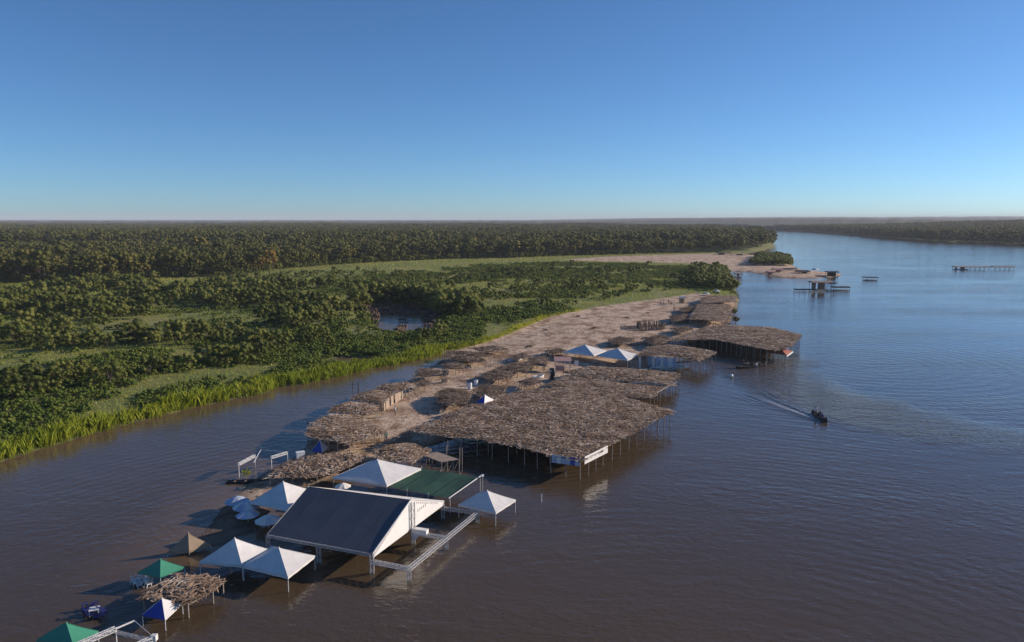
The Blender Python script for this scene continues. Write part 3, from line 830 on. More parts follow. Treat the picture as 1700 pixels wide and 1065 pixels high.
# ---------------------------------------------------------------- palm thatch
def frond_batch(P, A, L, W, tilt, nseg=4):
    """arched palm fronds: spine with two ragged drooping sides"""
    n = len(P); t = np.linspace(-.5, .5, nseg + 1)
    prof = np.array([.45, 1.0, .95, .6, .12]) if nseg == 4 else np.array([.6, 1.0, .15])
    dx, dy = np.cos(A), np.sin(A)
    arch = RNG.uniform(.03, .14, n)
    V = np.zeros((n, nseg + 1, 3, 3))
    for j in range(nseg + 1):
        cx, cy = P[:, 0] + dx * L * t[j], P[:, 1] + dy * L * t[j]
        cz = P[:, 2] + tilt * L * t[j] - arch * L * (2 * t[j]) ** 2 * .5
        for k, s in ((0, -1), (1, 0), (2, 1)):
            w = W * prof[j] * RNG.uniform(.55, 1.2, n) * s
            sh = RNG.uniform(-.1, .1, n) * L * abs(s)
            V[:, j, k, 0] = cx - dy * w + dx * sh; V[:, j, k, 1] = cy + dx * w + dy * sh
            V[:, j, k, 2] = cz - abs(s) * W * RNG.uniform(.05, .45, n)
    idx = np.arange(n * (nseg + 1) * 3).reshape(n, nseg + 1, 3)
    F = []
    for j in range(nseg):
        for k in (0, 1): F.append(np.stack([idx[:, j, k], idx[:, j + 1, k], idx[:, j + 1, k + 1], idx[:, j, k + 1]], 1))
    return V.reshape(-1, 3), np.concatenate(F)
FROND = []
for i in range(6):
    v, f = frond_batch(np.zeros((1, 3)), np.zeros(1), np.array([RNG.uniform(.9, 1.5)]), np.array([RNG.uniform(.10, .18)]), np.array([0.0]))
    FROND.append(np_mesh('frond', v, f, M['thatch']))
def resample(P, step):
    out = []
    n = len(P)
    for i in range(n):
        a, b = Vector(P[i]), Vector(P[(i + 1) % n]); k = max(1, round((b - a).length / step))
        for j in range(k): out.append(a.lerp(b, j / k))
    return out
def thatched(name, label, cat, pts, z, rise=.7, dens=4.2, spacing=2.4, inner=4.2, loose=20, group=None, seed=0, posts=True, low=0.0, parent=None, mat='thatch', post_r=.065, edges=None, tiltdir=None):
    """a flat palm-frond roof on rough poles; pts are the photo's eave corners"""
    W = [at(p[0], p[1], z) for p in pts]
    P2 = [(p.x, p.y) for p in W]
    cx, cy = sum(p[0] for p in P2) / len(P2), sum(p[1] for p in P2) / len(P2)
    root = parent or thing(name, label, cat, (cx, cy, gz(cx, cy)), 0, group)
    arr = np.array(P2); x0, y0 = arr.min(0); x1, y1 = arr.max(0)
    area = abs(sum(P2[i][0] * P2[(i + 1) % len(P2)][1] - P2[(i + 1) % len(P2)][0] * P2[i][1] for i in range(len(P2)))) / 2
    big = max(3.0, math.sqrt(area) * .33)
    def top(x, y):
        d = np.clip(sdist(np.asarray(x, float), np.asarray(y, float), P2), 0, None)
        return z + rise * (1 - np.exp(-d / big * 1.6)) + (fbm(np.asarray(x) * .22, np.asarray(y) * .22, 5.5 + z, 3) - .5) * .34
    # bed: a dense mat under the loose fronds, two-sided, following the same surface
    step = max(.8, math.sqrt(area) / 16)
    gx_ = np.arange(x0 - step, x1 + step, step); gy_ = np.arange(y0 - step, y1 + step, step)
    A_, B_ = np.meshgrid(gx_, gy_); a, b = A_.ravel(), B_.ravel()
    # snap grid points just outside onto the outline so that the mat ends at the eave
    F = grid_faces(len(gx_), len(gy_)); d = sdist(a, b, P2)
    F = F[(d[F] > -.05).sum(1) >= 3]
    if len(F):
        t = top(a, b) - .10
        V2, F2, _ = compact(np.stack([a, b, t], 1), F, [])
        V3 = V2 - np.array([0, 0, .07]); n = len(V2)
        me = np_mesh('roof_mat', np.concatenate([V2, V3]), np.concatenate([F2, F2[:, ::-1] + n]), M['thatch_bed'])
        o = link('roof_mat', me, root); o.matrix_parent_inverse = root.matrix_basis.inverted()
    fs = 1.0 if cy < 150 else 1.5
    n = int(area * dens * (5.4 if cy < 150 else 2.2))
    x = RNG.uniform(x0 - .4, x1 + .4, n * 4); y = RNG.uniform(y0 - .4, y1 + .4, n * 4)
    k = np.where(sdist(x, y, P2) > -.2 - .35 * (RNG.uniform(0, 1, n * 4) < .2))[0][:n]; x, y = x[k], y[k]
    # fronds were laid in rows, roughly along or across the roof
    e0 = max(((P2[i], P2[(i + 1) % len(P2)]) for i in range(len(P2))), key=lambda e: (e[0][0] - e[1][0]) ** 2 + (e[0][1] - e[1][1]) ** 2)
    base = math.atan2(e0[1][1] - e0[0][1], e0[1][0] - e0[0][0])
    ang = base + np.where(RNG.uniform(0, 1, len(x)) < .7, math.pi / 2, 0) + RNG.normal(size=len(x)) * .5
    zz = top(x, y) + RNG.uniform(-.06, .07, len(x))
    L = RNG.uniform(.40, 1.0, len(x)) * fs; Wd = RNG.uniform(.045, .125, len(x)) * fs
    v, f = frond_batch(np.stack([x, y, zz], 1), ang, L, Wd, RNG.uniform(-.09, .09, len(x)), 2)
    o = link('thatch', np_mesh('thatch', v, f, M[mat]), root); o['kind'] = 'stuff'; o.matrix_parent_inverse = root.matrix_basis.inverted()
    # fringe hanging over the eaves
    rim = resample(W, .55); m_ = len(rim)
    # frond pieces one can pick out on top
    inv = root.matrix_basis.inverted()
    for i in range(loose):
        j = int(RNG.integers(len(x)))
        o = link('frond', FROND[int(RNG.integers(6))], root)
        o.location = inv @ Vector((x[j], y[j], float(top(x[j:j+1], y[j:j+1])[0]) + .12))
        o.rotation_euler = (RNG.uniform(-.08, .08), RNG.uniform(-.08, .08), ang[j] + RNG.uniform(-.5, .5))
    if posts:
        pl = [(p.x, p.y) for p in resample(W, spacing)]
        if inner:
            for ix in np.arange(x0 + inner * .6, x1, inner):
                for iy in np.arange(y0 + inner * .6, y1, inner):
                    if sdist(np.array([ix]), np.array([iy]), P2)[0] > 1.2: pl.append((ix + RNG.uniform(-.3, .3), iy + RNG.uniform(-.3, .3)))
        for (px_, py_) in pl:
            # pull the edge posts in a little
            qx, qy = px_ + (cx - px_) * .015, py_ + (cy - py_) * .015
            tz = float(top(np.array([qx]), np.array([qy]))[0]) - .05
            g = float(land_height(np.array([qx]), np.array([qy]))[0][0])
            lx_, ly_ = RNG.uniform(-.06, .06, 2)
            MB().tube((qx, qy, max(g, -1.3) - .25), (qx + lx_, qy + ly_, tz), post_r * RNG.uniform(.8, 1.2), post_r * .8, 6).build('post', M['pole'], root)
        for i in range(len(W)):
            a, b = W[i], W[(i + 1) % len(W)]
            if (b - a).length > .8:
                MB().tube((a.x, a.y, z - .16), (b.x, b.y, z - .16), .05, .045, 5).build('beam', M['pole'], root)
    return root, W, top

HUTS = 'thatched shelters on the sand spit'
R1, R1W, R1top = thatched('thatched_pavilion', 'largest thatched roof, with a white banner at its front corner over the water', 'pavilion',
    [(681, 714), (740, 690), (790, 668), (830, 655), (880, 646), (950, 643), (1003, 653), (1056, 664), (1116, 681), (1085, 697), (1003, 742), (965, 764), (915, 754), (870, 741), (790, 727), (735, 722)],
    2.75, .45, 4.4, 2.7, 4.4, 150)
thatched('thatched_pavilion', 'low dark thatched roof on a row of poles just behind the largest thatched roof', 'pavilion',
    [(906, 639), (943, 623), (1019, 632), (1104, 640), (1081, 659), (1056, 660), (1005, 655), (943, 645)], 1.9, .35, 4.4, 2.4, 4.2, 40)
thatched('thatched_pavilion', 'long narrow thatched roof between the two white tents and the low dark thatched roof', 'pavilion',
    [(934, 617), (979, 607), (1047, 611), (1129, 619), (1107, 637), (1047, 632), (962, 622)], 2.3, .3, 4.2, 2.6, 4.2, 30)
R3, R3W, _ = thatched('thatched_bar', 'thatched bar with pale blue sheet walls beside the right hand white tent', 'bar',
    [(1076, 576), (1112, 572), (1176, 580), (1189, 584), (1160, 598), (1120, 590), (1084, 588), (1060, 590)], 2.9, .6, 4.0, 2.2, 4.0, 20)
R4, R4W, _ = thatched('thatched_pavilion', 'large thatched roof on close set poles in the river beside the small red roof', 'pavilion',
    [(1104, 565), (1140, 554), (1170, 543), (1200, 538.5), (1280, 543), (1330, 555), (1312, 574), (1288, 581), (1240, 573), (1190, 563), (1140, 563)], 3.2, .45, 3.6, 1.9, 4.6, 40)
thatched('thatched_pavilion', 'pale thatched roof behind the large river roof, near the end of the spit', 'pavilion',
    [(1160, 504), (1209, 505), (1214, 511), (1202, 532), (1168, 530), (1145, 529)], 2.8, .5, 3.2, 2.6, 4.8, 20)
thatched('thatched_shelter', 'dark thatched shelter farthest along the sand spit by the bushy bank corner', 'shelter',
    [(1163, 494), (1180, 490), (1222, 490.5), (1221, 500), (1164, 503)], 2.6, .4, 2.6, 2.8, 5, 8)
thatched('thatched_shelter', 'wide brown thatched shelter of the left row with a blue beach tent under it', 'shelter',
    [(511, 722), (520, 701), (548, 687), (594, 689), (612, 699), (640, 717), (604, 728), (580, 735), (560, 732)], 2.4, .5, 4.8, 2.2, 3.6, 40)
thatched('thatched_shelter', 'thatched shelter of the left row directly behind the wide brown one', 'shelter',
    [(547, 682), (556, 673), (579, 666), (622, 671), (628, 680), (608, 687), (580, 684)], 2.4, .45, 4.6, 2.2, 3.4, 20)
R9, R9W, _ = thatched('thatched_hut', 'thatched hut with pale plank walls on its sand side, in the left row', 'hut',
    [(583, 661), (596, 654), (622, 648), (652, 652), (634, 668), (607, 665)], 2.5, .5, 4.6, 2.2, 3.2, 15)
thatched('thatched_hut', 'small thatched hut at the back end of the left waterside row', 'hut',
    [(622, 646), (637, 637), (676, 633), (679, 639), (667, 648), (651, 650)], 2.3, .4, 4.4, 2.2, 3.2, 12)
thatched('thatched_shelter', 'low straw coloured thatch beside the white freezer and the white pyramid tent', 'shelter',
    [(447, 792), (460, 780), (479, 766), (526, 754), (563, 752), (606, 758), (580, 772), (554, 783), (526, 789), (485, 790)], 1.3, .45, 5.2, 2.4, 3.6, 60)
R11, R11W, _ = thatched('thatched_shelter', 'small oval thatch with a wooden stick platform at its right end', 'shelter',
    [(625, 746), (641, 739), (678, 736), (713, 747), (699, 757), (684, 767), (655, 763), (632, 757)], 1.9, .45, 5.2, 2.2, 3.4, 30)
thatched('thatched_shelter', 'ragged sunlit thatch in the water between the dark green tent and the blue white tent', 'shelter',
    [(238, 989), (259, 971), (289, 956), (328, 956), (370, 964), (354, 978), (312, 1001), (272, 993)], 1.35, .3, 6.5, 1.9, 2.6, 50, post_r=.075)
for pts, z, lab in (
    ([(686, 622), (698, 611), (713, 612), (711, 624)], 2.0, 'dark thatched hut nearest the channel in the row of small sand huts'),
    ([(713, 614), (732, 613), (734, 619), (712, 621)], 1.9, 'narrow thatched hut second from the channel end of the small hut row'),
    ([(734, 604), (755, 600), (771, 604), (769, 611), (744, 611)], 2.0, 'flat thatched hut in the middle of the small hut row'),
    ([(737, 590), (768, 589), (800, 593), (808, 600), (768, 599)], 2.0, 'long thatched hut of the small row with its dark side to the sand path'),
    ([(741, 583), (778, 582), (811, 588), (800, 592), (760, 588)], 2.0, 'low thatched hut against the green bank in the small hut row'),
    ([(781, 577), (819, 573), (842, 578), (812, 584)], 2.0, 'last flat thatch of the small row, farthest up the sand'),
    ([(801, 620), (823, 613), (850, 617), (843, 627), (812, 630)], 2.0, 'grey thatched hut across the sand path from the small hut row'),
    ([(826, 610), (849, 602), (886, 603), (873, 615), (845, 616)], 2.0, 'dark thatched hut with reddish shade beneath, beside the sand path'),
    ([(878, 595), (903, 590), (908, 597), (903, 607), (880, 603)], 2.0, 'small thatched hut next to the stacked black loudspeakers'),
    ([(722, 655), (742, 643), (768, 645), (782, 655), (772, 668), (752, 672), (735, 669)], 2.2, 'low brush hut at the inner corner of the largest roof, beside the drums'),
    ([(785, 646), (805, 638), (840, 641), (833, 655), (802, 659)], 2.1, 'dark low hut behind the blue and white beach tent by the largest roof'),
    ([(1064, 561), (1100, 555), (1113, 562), (1086, 572)], 2.2, 'small tan thatch between the round brush enclosure and the bar with blue sheets'),
    ([(1010, 563), (1030, 558), (1052, 562), (1040, 569), (1016, 570)], 1.9, 'dark little thatch just behind the pair of white tents'),
    ([(1112, 524), (1140, 520), (1148, 528), (1118, 533)], 2.1, 'dark thatched stall left of the pale thatch near the end of the spit'),
    ([(1128, 511), (1153, 507), (1159, 514), (1134, 517)], 2.1, 'small dark stall between the people and the pale thatch'),
    ([(1112, 545), (1138, 540), (1150, 545), (1126, 552)], 2.1, 'dark stall between the round enclosure and the large river roof'),
    ([(905, 581), (930, 576), (940, 582), (914, 587)], 2.0, 'low dark stall just left of the pair of distant white tents'),
    ([(846, 590), (868, 586), (880, 591), (858, 596)], 1.9, 'low stall on the sand path beyond the upside down white canoe'),
    ([(690, 633), (710, 630), (716, 636), (695, 641)], 1.8, 'low thatch between the waterside row and the small hut row'),
    ([(862, 632), (884, 627), (898, 634), (874, 641)], 2.0, 'dark hut beside the short white boat on the shaded sand'),
    ): thatched('sand_hut', lab, 'hut', pts, z, .3, 3.6, 2.0, 0, 0, HUTS, mat='old_thatch')
# walls of the plank hut
for a, b in (((636, 667), (645, 660)), ((648, 658), (652, 655)), ((655, 654), (668, 647))):
    p, q = at(a[0], a[1], 2.2), at(b[0], b[1], 2.2); n = 5
    for i in range(n):
        c = p.lerp(q, (i + .5) / n); g = gz(c.x, c.y)
        MB().box((c.x + .1, c.y - .05, (2.2 + g) / 2), ((q - p).length / n * .92, .05, 2.2 - g), math.atan2(q.y - p.y, q.x - p.x)).build('plank', M['pale_wood'], R9)
for (x0_, y0_), (x1_, y1_) in (((1140, 556), (1172, 546)), ((1172, 546), (1200, 541)), ((1200, 541), (1240, 542.5)), ((1240, 542.5), (1282, 545))):  # added screen at the back, blocks the bright sky and water under the roof
    p, q = at(x0_, y0_, 3.0), at(x1_, y1_, 3.0); n = 6
    for i in range(n):
        a, b = p.lerp(q, i / n), p.lerp(q, (i + .96) / n); zt = 3.0 + RNG.uniform(-.1, .1)
        MB().plate([(a.x, a.y, -.3), (b.x, b.y, -.3), (b.x, b.y, zt), (a.x, a.y, zt)], (0, 1, 0), .08).build('added_back_screen', M['thatch_bed'], R4)
# sheets under the bar roof
for i in range(7):
    p, q = at(1076 + i * 7, 592 + i * .5, 2.4), at(1082 + i * 7, 592.4 + i * .5, 2.4)
    g = .2
    MB().plate([(p.x, p.y + .8, g), (q.x, q.y + .8, g), (q.x, q.y + .8, 2.5), (p.x, p.y + .8, 2.5)], (0, 1, 0), .03).build('wall_sheet', M['blue_grey' if i % 2 == 0 else 'white_vinyl'], R3)
p = at(1062, 612, 0); MB().box((p.x, p.y, 1.3), (.35, .35, 2.6)).build('pillar', M['white_vinyl'], R3)
p, q = at(1124, 607, .3), at(1148, 605, .3)
MB().slab([(p.x, p.y, .9), (q.x, q.y, .9), (q.x, q.y + 2, .9), (p.x, p.y + 2, .9)], .12).build('counter', M['white_vinyl'], R3)
# banners at the front corner of the largest roof
c0, c1, c2 = at(964.5, 760, 2.75), at(1003, 741, 2.75), at(918, 754, 2.75)
ed = (c1 - c0).normalized(); off = Vector((ed.y, -ed.x, 0)) * .55
o = MB().plate([c0 + off + Vector((0, 0, -.75)), c1 + off + Vector((0, 0, -.75)), c1 + off + Vector((0, 0, .28)), c0 + off + Vector((0, 0, .28))], (1, -1, 0), .03).build('banner', M['white_vinyl'], R1)
o['label'] = 'white banner on the right face of the front corner'
ed = (c0 - c2).normalized(); off = Vector((ed.y, -ed.x, 0)) * .5
for i in range(6):
    a, b = c2.lerp(c0, i / 6 + .004), c2.lerp(c0, (i + 1) / 6 - .004)
    o = MB().plate([a + off + Vector((0, 0, -.95)), b + off + Vector((0, 0, -.95)), b + off + Vector((0, 0, .12)), a + off + Vector((0, 0, .12))], (-.2, -1, 0), .03).build('banner_panel', M['blue_grey'] if i in (0, 2, 3, 5) else M['blue_fabric'] if i == 4 else M['white_vinyl'], R1)
# wooden stick platform by the oval thatch
pf = thing('stick_platform', 'rough wooden platform on crossed sticks at the right end of the oval thatch', 'platform', tuple(at(730, 775)))
P = [at(698, 753, 1.75), at(727, 750, 1.75), at(762, 762, 1.75), at(733, 767, 1.75)]
for i in range(9):
    a, b = P[0].lerp(P[3], i / 9), P[1].lerp(P[2], i / 9); a2, b2 = P[0].lerp(P[3], (i + .9) / 9), P[1].lerp(P[2], (i + .9) / 9)
    MB().slab([a, a2, b2, b], .06).build('plank', M['pale_wood'], pf)
for i, t in enumerate((0, .33, .66, 1)):
    for a, b in ((P[0], P[1]), (P[3], P[2])):
        c = a.lerp(b, t); MB().tube((c.x, c.y, -.6), (c.x, c.y, 1.75), .05).build('post', M['pole'], pf)
        if i < 3:
            e = a.lerp(b, (i + 1) / 3); MB().tube((c.x, c.y, .25), (e.x, e.y, 1.65), .035, .03, 5).build('brace', M['pole'], pf)
for px_, py_, hh in ((743, 764, 2.9), (763, 778, 3.0), (767, 783, 3.4), (741, 770, 2.6)):
    c = at(px_, py_, 0); MB().tube((c.x, c.y, -.6), (c.x + .05, c.y, hh), .045).build('pole', M['pole'], pf)

# ---------------------------------------------------------------- pyramid tents
def solve_z(x, y, py, z0=1.0, z1=9.0):
    for _ in range(40):
        m_ = (z0 + z1) / 2
        if px_of(x, y, m_)[1] > py: z0 = m_
        else: z1 = m_
    return (z0 + z1) / 2
def canopy_faces(c, peak, sag=.04, n=6):
    """four slightly hanging sides, as separate lists of vertices and faces"""
    out = []
    for i in range(4):
        a, b = c[i], c[(i + 1) % 4]; vs = []; fs = []
        for r in range(n + 1):
            t = r / n
            for s in range(n + 1):
                u = s / n
                p = a.lerp(b, u).lerp(peak, t)
                hang = sag * 4 * t * (1 - t) * 1.0 + .5 * sag * 4 * u * (1 - u) * (1 - t) * .3
                vs.append(p - Vector((0, 0, hang * (peak.z - a.z))))
        for r in range(n):
            for s in range(n):
                k = r * (n + 1) + s; fs.append((k, k + 1, k + n + 2, k + n + 1))
        out.append((vs, fs))
    return out
def tent(label, L, F_, R, peak, z, mats, cat='tent', group=None, valance=.22, pole=.035, name='canopy_tent', legs=True, bottom=None):
    l, f, r = at(*L, z), at(*F_, z), at(*R, z); b = l + r - f
    c = [l, f, r, b]; cen = (l + r) / 2
    pz = solve_z(cen.x, cen.y, peak[1], z)
    pk = Vector((cen.x, cen.y, max(z + .5, min(pz, z + 3.2))))
    root = thing(name, label, cat, (cen.x, cen.y, gz(cen.x, cen.y)), 0, group)
    faces = canopy_faces(c, pk)
    if isinstance(mats, str):
        mb = MB()
        for vs, fs in faces: mb._add(vs, fs)
        bm = bmesh.new(); me = mb.mesh('canopy', M[mats]); bm.from_mesh(me); bmesh.ops.remove_doubles(bm, verts=bm.verts, dist=.004); bm.to_mesh(me); bm.free()
        o = link('canopy', me, root); o.matrix_parent_inverse = root.matrix_basis.inverted()
        mats = [mats] * 4; can = o
    else:
        for (vs, fs), mm in zip(faces, mats): MB()._add(vs, fs).build('canopy_panel', M[mm], root)
    if len(set(mats)) > 1 or name != 'canopy_tent': can = root
    if valance:
        for i in range(4):
            a, e = c[i], c[(i + 1) % 4]; nrm = (e - a).cross(Vector((0, 0, 1)))
            n = 6; mb = MB()
            for s in range(n):
                p, q = a.lerp(e, s / n), a.lerp(e, (s + 1) / n); dz = Vector((0, 0, -valance)); w = nrm.normalized() * .02
                mb._add([p + w, q + w, q + w + dz * (1 + .12 * (s % 2)), p + w + dz * (1 + .12 * ((s + 1) % 2))], [(0, 1, 2, 3)])
            mb.build('valance', M[mats[i]], can)
    if legs:
        for p in c:
            g = float(land_height(np.array([p.x]), np.array([p.y]))[0][0])
            q = p + (cen - p) * .012; q.z = z
            MB().tube((q.x, q.y, max(g, -1.2) - .2), (q.x, q.y, z), pole, pole, 6).build('pole', M['metal'], root)
        for i in range(4):
            a, e = c[i] + (cen - c[i]) * .012, c[(i + 1) % 4] + (cen - c[(i + 1) % 4]) * .012
            d = Vector((0, 0, .05)); MB().tube(a - d, e - d, .022, .022, 5).build('frame_bar', M['metal'], root)
    for p in c:
        mbs = MB(); q0 = p
        for s in range(1, 7):
            t = s / 6; q = p.lerp(pk, t) - Vector((0, 0, .04 * 4 * t * (1 - t) * (pk.z - p.z) - .01)); mbs.tube(q0, q, .022, .022, 4, False); q0 = q
        mbs.build('hip_seam', M[mats[1]], root)
    # little cap and seams
    MB().tube(pk - Vector((0, 0, .06)), pk + Vector((0, 0, .10)), .10, .03, 8).build('peak_cap', M[mats[1]], root)
    return root
WT = 'white pyramid canopy tents'
tent('white pyramid tent in the water nearest the camera, front one of a touching pair', (403, 939), (478, 957), (523, 922), (464, 909), 1.5, 'white_fabric', group=WT)
tent('white pyramid tent touching the front pair from behind, beside the brown tent', (331, 932), (402, 938), (449, 912), (391, 893), 1.5, 'white_fabric', group=WT)
tent('large white pyramid tent beside the green shade net and the straw coloured thatch', (552, 792), (642, 805), (699, 777), (627, 762), 2.1, 'white_fabric', group=WT)
tent('white pyramid tent partly hidden behind the navy shed roof', (416, 833), (480, 846), (524, 815), (485, 799), 1.9, 'white_fabric', group=WT)
tent('white pyramid tent standing alone in the river to the right of the navy roofed shed', (761, 837), (823, 850), (856, 829), (810, 814), 1.6, 'white_fabric', group=WT)
tent('white pyramid tent of the distant pair, the one nearer the green bank', (935, 584), (986, 589.5), (1006, 581), (970, 571.5), 2.5, 'white_fabric', group=WT)
tent('white pyramid tent of the distant pair, the one next to the thatched bar', (990, 589.5), (1042, 597), (1060, 588.5), (1024, 577.5), 2.5, 'white_fabric', group=WT)
tent('small tent with navy blue front and white right side, by the ragged sunlit thatch', (236, 1020), (274, 1028), (303, 1001), (268, 993), 1.0, ['blue_fabric', 'white_fabric', 'blue_fabric', 'white_fabric'], valance=.1)
tent('dark green tent beside the white plastic chairs', (228, 950), (266, 957), (307, 941), (262, 928), 1.25, 'green_fabric', valance=.12)
tent('green tent at the lower edge, its right side bright in the sun', (60, 1062), (123, 1074), (163, 1047), (112, 1034), 1.6, 'green_fabric', valance=.15)
tent('brown canvas tent low on the dark wet sand', (277, 917), (314, 914.5), (350, 903), (321, 884.5), .45, 'brown_fabric', valance=.2, pole=.03)
tent('blue beach tent with one white side under the front of the wide brown thatch', (517, 748), (535, 750), (546, 742), (530, 731), .9, ['blue_fabric', 'white_fabric', 'blue_fabric', 'white_fabric'], valance=.1)
tent('blue and white beach tent at the back edge of the largest thatched roof', (790, 668), (804, 670), (820, 663), (800, 655), 2.9, ['blue_fabric', 'white_fabric', 'blue_fabric', 'white_fabric'], valance=.1)
tent('small red hipped roof with white trim beside the large thatched roof in the river', (1273, 585), (1306, 589.5), (1316, 582.5), (1294, 575.5), 1.7, ['red_tile'] * 4, 'shelter', None, .0, .06, 'red_roof_shelter')
rr = [o for o in COL.objects if o.name.startswith('red_roof_shelter')][0]
a, b = at(1306, 589.6, 1.7), at(1316, 582.6, 1.7)
MB().plate([a + Vector((.05, -.05, -.35)), b + Vector((.05, -.05, -.35)), b + Vector((.05, -.05, .02)), a + Vector((.05, -.05, .02))], (1, -.3, 0), .03).build('white_trim', M['white_vinyl'], rr)

# ---------------------------------------------------------------- beach umbrellas
def umbrella(label, px_, py_, zc, r, mats, group, base=None):
    p = at(px_, py_, zc); g = float(land_height(np.array([p.x]), np.array([p.y]))[0][0])
    root = thing('beach_umbrella', label, 'umbrella', (p.x, p.y, max(g, 0)), 0, group)
    MB().tube((p.x, p.y, max(g, -1) - .2), (p.x + .06, p.y, zc + .12), .022).build('pole', M['metal'], root)
    n = 8; ph = RNG.uniform(0, .7)
    for i in range(n):
        vs = []; fs = []
        for j in range(4):
            t = j / 3
            for s in range(3):
                u = ph + (i + s / 2) * 2 * math.pi / n
                rr_ = r * t * (1 - .06 * (s == 1) * t)
                vs.append((p.x + math.cos(u) * rr_, p.y + math.sin(u) * rr_, zc + .05 - r * .42 * t ** 1.35 - .05 * (s == 1) * t))
        for j in range(3):
            for s in range(2): k = j * 3 + s; fs.append((k, k + 1, k + 4, k + 3))
        MB()._add(vs, fs).build('canopy_panel', M[mats[i % len(mats)]], root)
    return root
UG = 'pale beach umbrellas by the navy shed'  # blue_grey panels have the shed's shade put into the canopy colour
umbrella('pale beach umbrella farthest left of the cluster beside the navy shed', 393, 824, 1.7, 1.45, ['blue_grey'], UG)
umbrella('pale beach umbrella with shade tinted panels in the middle of the umbrella cluster', 409, 832, 1.8, 1.6, ['white_fabric', 'blue_grey'], UG)
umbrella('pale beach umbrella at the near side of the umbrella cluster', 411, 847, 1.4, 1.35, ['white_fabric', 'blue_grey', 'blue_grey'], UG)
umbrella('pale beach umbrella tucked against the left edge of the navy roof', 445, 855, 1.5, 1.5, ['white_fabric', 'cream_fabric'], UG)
umbrella('small cream umbrella showing above the ridge of the navy shed', 569, 802, 2.5, 1.0, ['cream_fabric'], None)
for px_, py_, lab in ((1150, 519, 'white umbrella in front of the pale thatch near the end of the spit'), (1173, 485, 'white umbrella left of the two by the bushy bank corner'), (1190, 480.5, 'white umbrella right of the two by the bushy bank corner')):
    umbrella(lab, px_, py_, 2.4, 1.7, ['white_fabric'], 'white umbrellas at the far end of the spit')

# ---------------------------------------------------------------- the navy roofed shed on white trusses
def truss(p, q, w=.3, step=.45, r=.028):
    """box lattice between two points"""
    p, q = Vector(p), Vector(q); d = (q - p); Ln = d.length; d.normalize()
    up = Vector((0, 0, 1)) if abs(d.z) < .9 else Vector((0, 1, 0))
    a = d.cross(up).normalized() * w / 2; b = a.cross(d).normalized() * w / 2
    mb = MB(); cs = [a + b, a - b, -a - b, -a + b]
    for c in cs: mb.bar(p + c, q + c, r * 1.8)
    n = max(1, round(Ln / step))
    for i in range(n):
        for k in range(4):
            s, e = cs[k], cs[(k + 1) % 4]
            if i % 2: s, e = e, s
            mb.bar(p + d * (Ln * i / n) + s, p + d * (Ln * (i + 1) / n) + e, r)
            mb.bar(p + d * (Ln * i / n) + s, p + d * (Ln * i / n) + e, r)
    return mb
EZ = 2.1
A, D, E = at(617, 917.5, EZ), at(735, 831, EZ), at(445, 886, EZ); G = E + (D - A) * .93
mid = (A + D) / 2; RZ = solve_z(mid.x, mid.y, 829, 2.2, 9)
RA = Vector((mid.x, mid.y, RZ)); mE = (E + G) / 2; RE = Vector((mE.x, mE.y, RZ))
shed = thing('event_shed', 'gabled shed with navy blue front slope and white gable on lattice posts', 'shed', tuple((A + G) / 2 - Vector((0, 0, EZ))))
def slope(a, b, c, d, name, mat, n=14, m_=8, sag=.05):
    vs = []; fs = []
    for i in range(n + 1):
        for j in range(m_ + 1):
            p = a.lerp(b, i / n).lerp(d.lerp(c, i / n), j / m_)
            p = p - Vector((0, 0, sag * math.sin(math.pi * j / m_) * (1.0 + .15 * math.cos(i * 2 * math.pi / n * 3.5))))
            vs.append(p)
    for i in range(n):
        for j in range(m_):
            k = i * (m_ + 1) + j; fs.append((k, k + m_ + 1, k + m_ + 2, k + 1))
    return MB()._add(vs, fs).build(name, mat, shed)
slope(E, A, RA, RE, 'roof_slope', M['navy_fabric'])['label'] = 'navy blue slope facing the near water'
slope(RE + Vector((0, 0, .012)), RA + Vector((0, 0, .012)), D, G, 'roof_slope', M['cream_fabric'])['label'] = 'cream slope facing away'
xa = (RA - RE).normalized()                                   # out of the gable
for i in range(1, 7):
    for lo, hi, mt in ((E.lerp(A, i / 7), RE.lerp(RA, i / 7), 'navy_fabric'), (G.lerp(D, i / 7), RE.lerp(RA, i / 7), 'cream_fabric')):
        mbs = MB(); q0 = lo + Vector((0, 0, .006))
        for s in range(1, 9):
            t = s / 8; q = lo.lerp(hi, t) + Vector((0, 0, .006 - .05 * math.sin(math.pi * t) * (1 + .15 * math.cos(i / 7 * 2 * math.pi * 3.5)))); mbs.bar(q0, q, .03, .008); q0 = q
        mbs.build('roof_seam', M[mt], shed)
vz = Vector((0, 0, -.5))
o_ = xa * .10
MB().plate([A + o_ + vz, D + o_ + vz, D + o_, RA + o_, ][:4], xa, .02).build('gable_panel', M['white_vinyl'], shed)
MB()._add([A + o_ + vz, A + o_, RA + o_], [(0, 1, 2), (2, 1, 0)]).build('gable_panel', M['white_vinyl'], shed)
MB().plate([E - xa * .1 + vz, G - xa * .1 + vz, G - xa * .1, RE - xa * .1], -xa, .02).build('gable_panel', M['white_vinyl'], shed)
MB()._add([E - xa * .1 + vz, E - xa * .1, RE - xa * .1], [(0, 1, 2), (2, 1, 0)]).build('gable_panel', M['white_vinyl'], shed)
MB().bar(A + o_ * 1.4, RA + o_ * 1.4 + Vector((0, 0, .05)), .10).build('rake_trim', M['metal'], shed)
MB().bar(D + o_ * 1.4, RA + o_ * 1.4 + Vector((0, 0, .05)), .10).build('rake_trim', M['metal'], shed)
